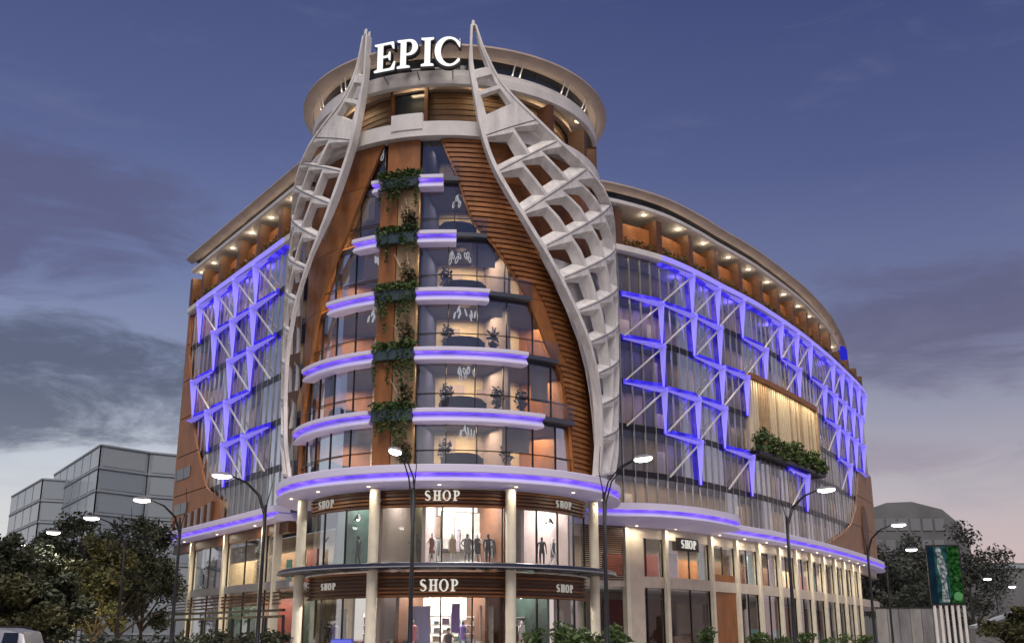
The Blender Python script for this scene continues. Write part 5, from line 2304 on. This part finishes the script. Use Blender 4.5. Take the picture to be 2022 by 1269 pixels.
# parked van at the left edge
def van(loc, rz, label):
    t = thing('parked_van', label, 'van', loc, rz)
    paint = mat('silver_paint', (.42, .43, .45), .28, .55)
    # cross-section along the length (x): (x, half width at belt, z_low, z_belt, z_roof, half width at roof)
    sec = [(-2.45, .80, .45, .95, 1.05, .70), (-2.3, .92, .32, 1.08, 1.22, .80), (-1.55, .97, .28, 1.15, 1.40, .84), (-.75, .98, .28, 1.18, 1.98, .80),
           (.4, .98, .28, 1.18, 2.06, .80), (1.6, .98, .28, 1.18, 2.05, .80), (2.25, .96, .30, 1.18, 1.92, .78), (2.45, .92, .40, 1.12, 1.35, .80)]
    m = MB()
    rings = []
    for x, hw, zl, zb, zr, rw in sec:
        rings.append([(x, -hw, zl), (x, -hw, zb), (x, -rw, zr - .08), (x, -rw + .12, zr), (x, rw - .12, zr), (x, rw, zr - .08), (x, hw, zb), (x, hw, zl)])
    vs = [v for r in rings for v in r]
    fs = [tuple(range(7, -1, -1)), tuple(len(vs) - 8 + q for q in range(8))]
    for k in range(len(rings) - 1):
        for q in range(8):
            a, b = k * 8 + q, k * 8 + (q + 1) % 8
            fs.append((a, b, b + 8, a + 8))
    m.add(vs, fs)
    local(m, 'body', paint, t, True)
    for s in (-1, 1):
        for x0, x1 in ((-.62, .35), (.45, 1.45), (1.55, 2.15)):
            m = MB()
            m.add([(x0, s * .985, 1.24), (x1, s * .985, 1.24), (x1 - .05, s * .835, 1.88), (x0 + .05, s * .835, 1.88)], ((0, 1, 2, 3),))
            local(m, 'side_window', M_clere, t)
        for x in (-1.55, 1.55):
            m = MB()
            m.tube([(x, s * .78, .33), (x, s * 1.0, .33)], .33, 20)
            w = local(m, 'wheel', M_black, t)
            m = MB()
            m.tube([(x, s * .99, .33), (x, s * 1.01, .33)], .2, 14)
            local(m, 'rim', M_grey, w)
        m = MB()
        m.ellipsoid((-2.40, s * .66, .86), (.08, .16, .1), 10, 6)
        local(m, 'headlight', M_wallwhite, t)
        m = MB()
        m.box(2.44, s * .8, 1.05, .06, .12, .3)
        local(m, 'tail_light', M_red, t)
        m = MB()
        m.ellipsoid((-.75, s * 1.08, 1.25), (.06, .1, .09), 8, 5)
        local(m, 'mirror', paint, t)
    m = MB()
    m.add([(-1.50, -.80, 1.47), (-1.50, .80, 1.47), (-.80, .72, 1.96), (-.80, -.72, 1.96)], ((0, 1, 2, 3),))
    local(m, 'windscreen', M_clere, t)
    for s in (-1, 1):
        m = MB()
        m.bar((-.4, s * .62, 2.10), (1.9, s * .62, 2.09), .05, .05)
        local(m, 'roof_rail', M_dark, t)
    return t


q = at_y(78, 1250, 41)
van((q.x - 2.5, 41, .004), 0.0, 'silver van with roof rails parked at the left edge of the photo')

# ---- grey glass office block behind the left trees
def glass_block(name, label, corners, z_top, levels, mw, group=None, roof_step=None):
    t = thing(name, label, 'building', (corners[0].x, corners[0].y, 0), 0, group)
    nC = len(corners)
    m = MB()
    m.add([Vector((c.x, c.y, 0)) for c in corners] + [Vector((c.x, c.y, z_top)) for c in corners],
          [tuple(range(nC - 1, -1, -1)), tuple(range(nC, 2 * nC))] + [(k, (k + 1) % nC, nC + (k + 1) % nC, nC + k) for k in range(nC)])
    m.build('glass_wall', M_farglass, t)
    for k in range(nC - 2):
        a, b = corners[k], corners[k + 1]
        L = (b - a).length
        n = max(1, int(L / mw))
        out = Vector(((b - a).y, -(b - a).x)).normalized() * .05
        for l in range(levels):
            if z_top * (l + 1) / levels < 8:
                continue
            for q in range(n):
                p0, p1 = a + (b - a) * (q + .06) / n + out, a + (b - a) * (q + .94) / n + out
                za, zb_ = z_top * (l + .1) / levels, z_top * (l + .9) / levels
                m = MB()
                m.quad((p0.x, p0.y, za), (p1.x, p1.y, za), (p1.x, p1.y, zb_), (p0.x, p0.y, zb_))
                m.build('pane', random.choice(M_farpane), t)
    for l in range(1, levels + 1):
        z = z_top * l / levels
        m = MB()
        for k in range(nC):
            a, b = corners[k], corners[(k + 1) % nC]
            m.bar((a.x, a.y, z), (b.x, b.y, z), .3, .2)
        m.build('floor_line', M_farframe, t)
    for k in range(nC - 2):
        a, b = corners[k], corners[k + 1]
        L = (b - a).length
        n = max(1, int(L / mw))
        for q in range(n + 1):
            p = a + (b - a) * q / n
            m = MB()
            m.bar((p.x, p.y, 0), (p.x, p.y, z_top), .10, .10)
            m.build('mullion', M_farframe, t)
    return t


V2 = lambda v: Vector((v.x, v.y))
z1 = at_y(200, 878, 125).z
cs = [V2(at_z(108, 937, z1)), V2(at_z(200, 878, z1)), V2(at_z(295, 893, z1)), V2(at_z(420, 905, z1))]
cs += [cs[-1] + Vector((0, 40)), cs[0] + Vector((0, 40))]
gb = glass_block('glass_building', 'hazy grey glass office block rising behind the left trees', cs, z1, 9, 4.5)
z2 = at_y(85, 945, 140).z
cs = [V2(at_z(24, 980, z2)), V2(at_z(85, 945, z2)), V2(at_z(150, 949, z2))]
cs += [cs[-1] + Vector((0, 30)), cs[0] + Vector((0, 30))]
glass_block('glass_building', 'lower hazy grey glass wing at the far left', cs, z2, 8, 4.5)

# ---- dark blocks, hoarding and billboard on the right
t = thing('dark_building', 'dark rounded building in the distance right of the office building', 'building', (88, 205, 0))
m = MB()
pr = []
for px, py in ((1722, 1002), (1750, 992), (1800, 990), (1860, 1005), (1890, 1030), (1915, 1075), (1925, 1130)):
    q = at_y(px, py, 205)
    pr.append((q.x, q.z))
pr = [(pr[0][0] - 6, 0), (pr[0][0] - 6, pr[0][1])] + pr + [(pr[-1][0] + 1, 0)]
k = len(pr)
m.add([(x, 205, z) for x, z in pr] + [(x, 232, z) for x, z in pr], [tuple(range(k)), tuple(range(2 * k - 1, k - 1, -1))] + [(i, (i + 1) % k, k + (i + 1) % k, k + i) for i in range(k)])
m.build('wall', M_farwall, t)
for i in range(5):
    for j in range(6):
        q = at_y(1735 + j * 24, 1035 + i * 42, 204.9)
        m = MB()
        m.box(q.x, 204.9, q.z, 1.8, .14, 2.2)
        m.build('window', M_farwin, t)
q = at_y(1975, 1110, 190)
t = thing('distant_block', 'low dark block at the far right edge', 'building', (q.x, 190, 0))
m = MB()
m.box(q.x + 9, 205, q.z / 2, 34, 28, q.z)
m.build('wall', M_farwall, t)
m = MB()
m.box(q.x + 9, 190.9, q.z - .6, 34.4, .3, .6)
m.build('parapet', M_farframe, t)

q = at_y(1876, 1190, 100)
t = thing('billboard', 'lit three panel billboard with a figure and green foliage beside the office building', 'billboard', (q.x, 100, 0), R_(-8))
zb = q.z
zt_ = at_y(1876, 1078, 100).z
H = zt_ - zb
m = MB()
m.box(-.1, .25, zb + H / 2, 2.9, .35, H + .3)
local(m, 'cabinet', M_black, t)
def screen_mat(name, stops, scale, strength):
    mm = bpy.data.materials.new(name)
    mm.use_nodes = True
    tt = mm.node_tree
    tt.nodes.clear()
    tc = N(tt, 'ShaderNodeTexCoord')
    no = N(tt, 'ShaderNodeTexNoise')
    no.inputs['Scale'].default_value = scale
    no.inputs['Detail'].default_value = 6
    tt.links.new(tc.outputs['Object'], no.inputs['Vector'])
    r = ramp(tt, stops)
    tt.links.new(no.outputs[0], r.inputs[0])
    e = N(tt, 'ShaderNodeEmission')
    tt.links.new(r.outputs[0], e.inputs[0])
    e.inputs[1].default_value = strength
    o_ = N(tt, 'ShaderNodeOutputMaterial')
    tt.links.new(e.outputs[0], o_.inputs[0])
    return mm


S_dark = screen_mat('screen_navy', [(.3, (.004, .012, .022)), (.7, (.012, .035, .06))], .6, .6)
S_fig = screen_mat('screen_figure', [(.40, (.07, .09, .10)), (.55, (.30, .32, .32)), (.68, (.62, .62, .62))], 3.5, .55)
S_teal = screen_mat('screen_teal', [(.40, (.008, .03, .03)), (.6, (.03, .10, .10))], 1.5, .6)
S_leaf = screen_mat('screen_leaf', [(.38, (.005, .03, .01)), (.52, (.03, .16, .03)), (.68, (.14, .30, .11))], 3.0, .28)
S_lime = screen_mat('screen_lime', [(.3, (.12, .45, .14)), (.7, (.22, .5, .22))], 1.0, .38)
for x, w, mm in ((-1.22, .52, S_dark), (-.36, 1.12, S_teal), (.73, .98, S_leaf)):
    m = MB()
    m.box(x, .04, zb + H / 2, w, .05, H)
    sc_ = local(m, 'screen', mm, t)
    if mm is S_teal:                               # standing figure in a patterned robe, seen from the side
        fig = [(-.28, .02), (-.20, .06), (-.10, .30), (-.16, .48), (-.30, .62), (-.26, .76), (-.22, .84), (-.32, .90), (-.26, .985), (-.06, .99), (.04, .93), (.02, .86), (.14, .80),
               (.26, .68), (.30, .52), (.20, .46), (.22, .30), (.24, .10), (.30, .04), (.28, .015)]
        n = len(fig)
        m = MB()
        m.add([(x + u * 1.35, .012, zb + v * H) for u, v in fig] + [(x + u * 1.35, -.012, zb + v * H) for u, v in fig],
              [tuple(range(n)), tuple(range(2 * n - 1, n - 1, -1))] + [(k, (k + 1) % n, n + (k + 1) % n, n + k) for k in range(n)])
        local(m, 'printed_figure', S_fig, sc_)
    if mm is S_leaf:
        m = MB()
        m.tube([(x + .05, .012, zb + H * .12), (x + .05, -.012, zb + H * .12)], .38, 20)
        local(m, 'printed_disc', S_lime, sc_)
for k in range(6):
    m = MB()
    x = -1.3 + .5 * k
    m.bar((x, .25, 0), (x, .25, zb), .22, .22)
    local(m, 'post', M_wallwhite, t)
a, b = at_y(1728, 1200, 118), at_y(1862, 1193, 118)
t = thing('hoarding', 'pale grey site hoarding right of the office building', 'wall', (a.x, 118, 0))
nP = 6
for k in range(nP):
    x0, x1 = a.x + (b.x - a.x) * k / nP, a.x + (b.x - a.x) * (k + 1) / nP
    m = MB()
    m.box((x0 + x1) / 2, 118, a.z / 2, (x1 - x0) - .06, .12, a.z - .02 * (k % 2))
    m.build('panel', M_hoard if k % 3 else M_hoard2, t)
m = MB()
m.box((a.x + b.x) / 2, 118, a.z + .06, b.x - a.x + .1, .25, .12)
m.build('coping', M_dark, t)
a, b = at_y(1925, 1240, 85), at_y(2100, 1180, 85)
t = thing('ramp_wall', 'dark sloping ramp parapet at the lower right', 'wall', (a.x, 85, 0))
m = MB()
m.box8([(a.x, 85, .13), (b.x, 85, .13), (b.x, 86, .13), (a.x, 86, .13)], [(a.x, 85, a.z), (b.x, 85, b.z), (b.x, 86, b.z), (a.x, 86, a.z)])
m.build('parapet', M_farwall, t)
m = MB()
m.bar((a.x, 85.5, a.z + .1), (b.x, 85.5, b.z + .1), 1.2, .2)
m.build('coping', M_farframe, t)
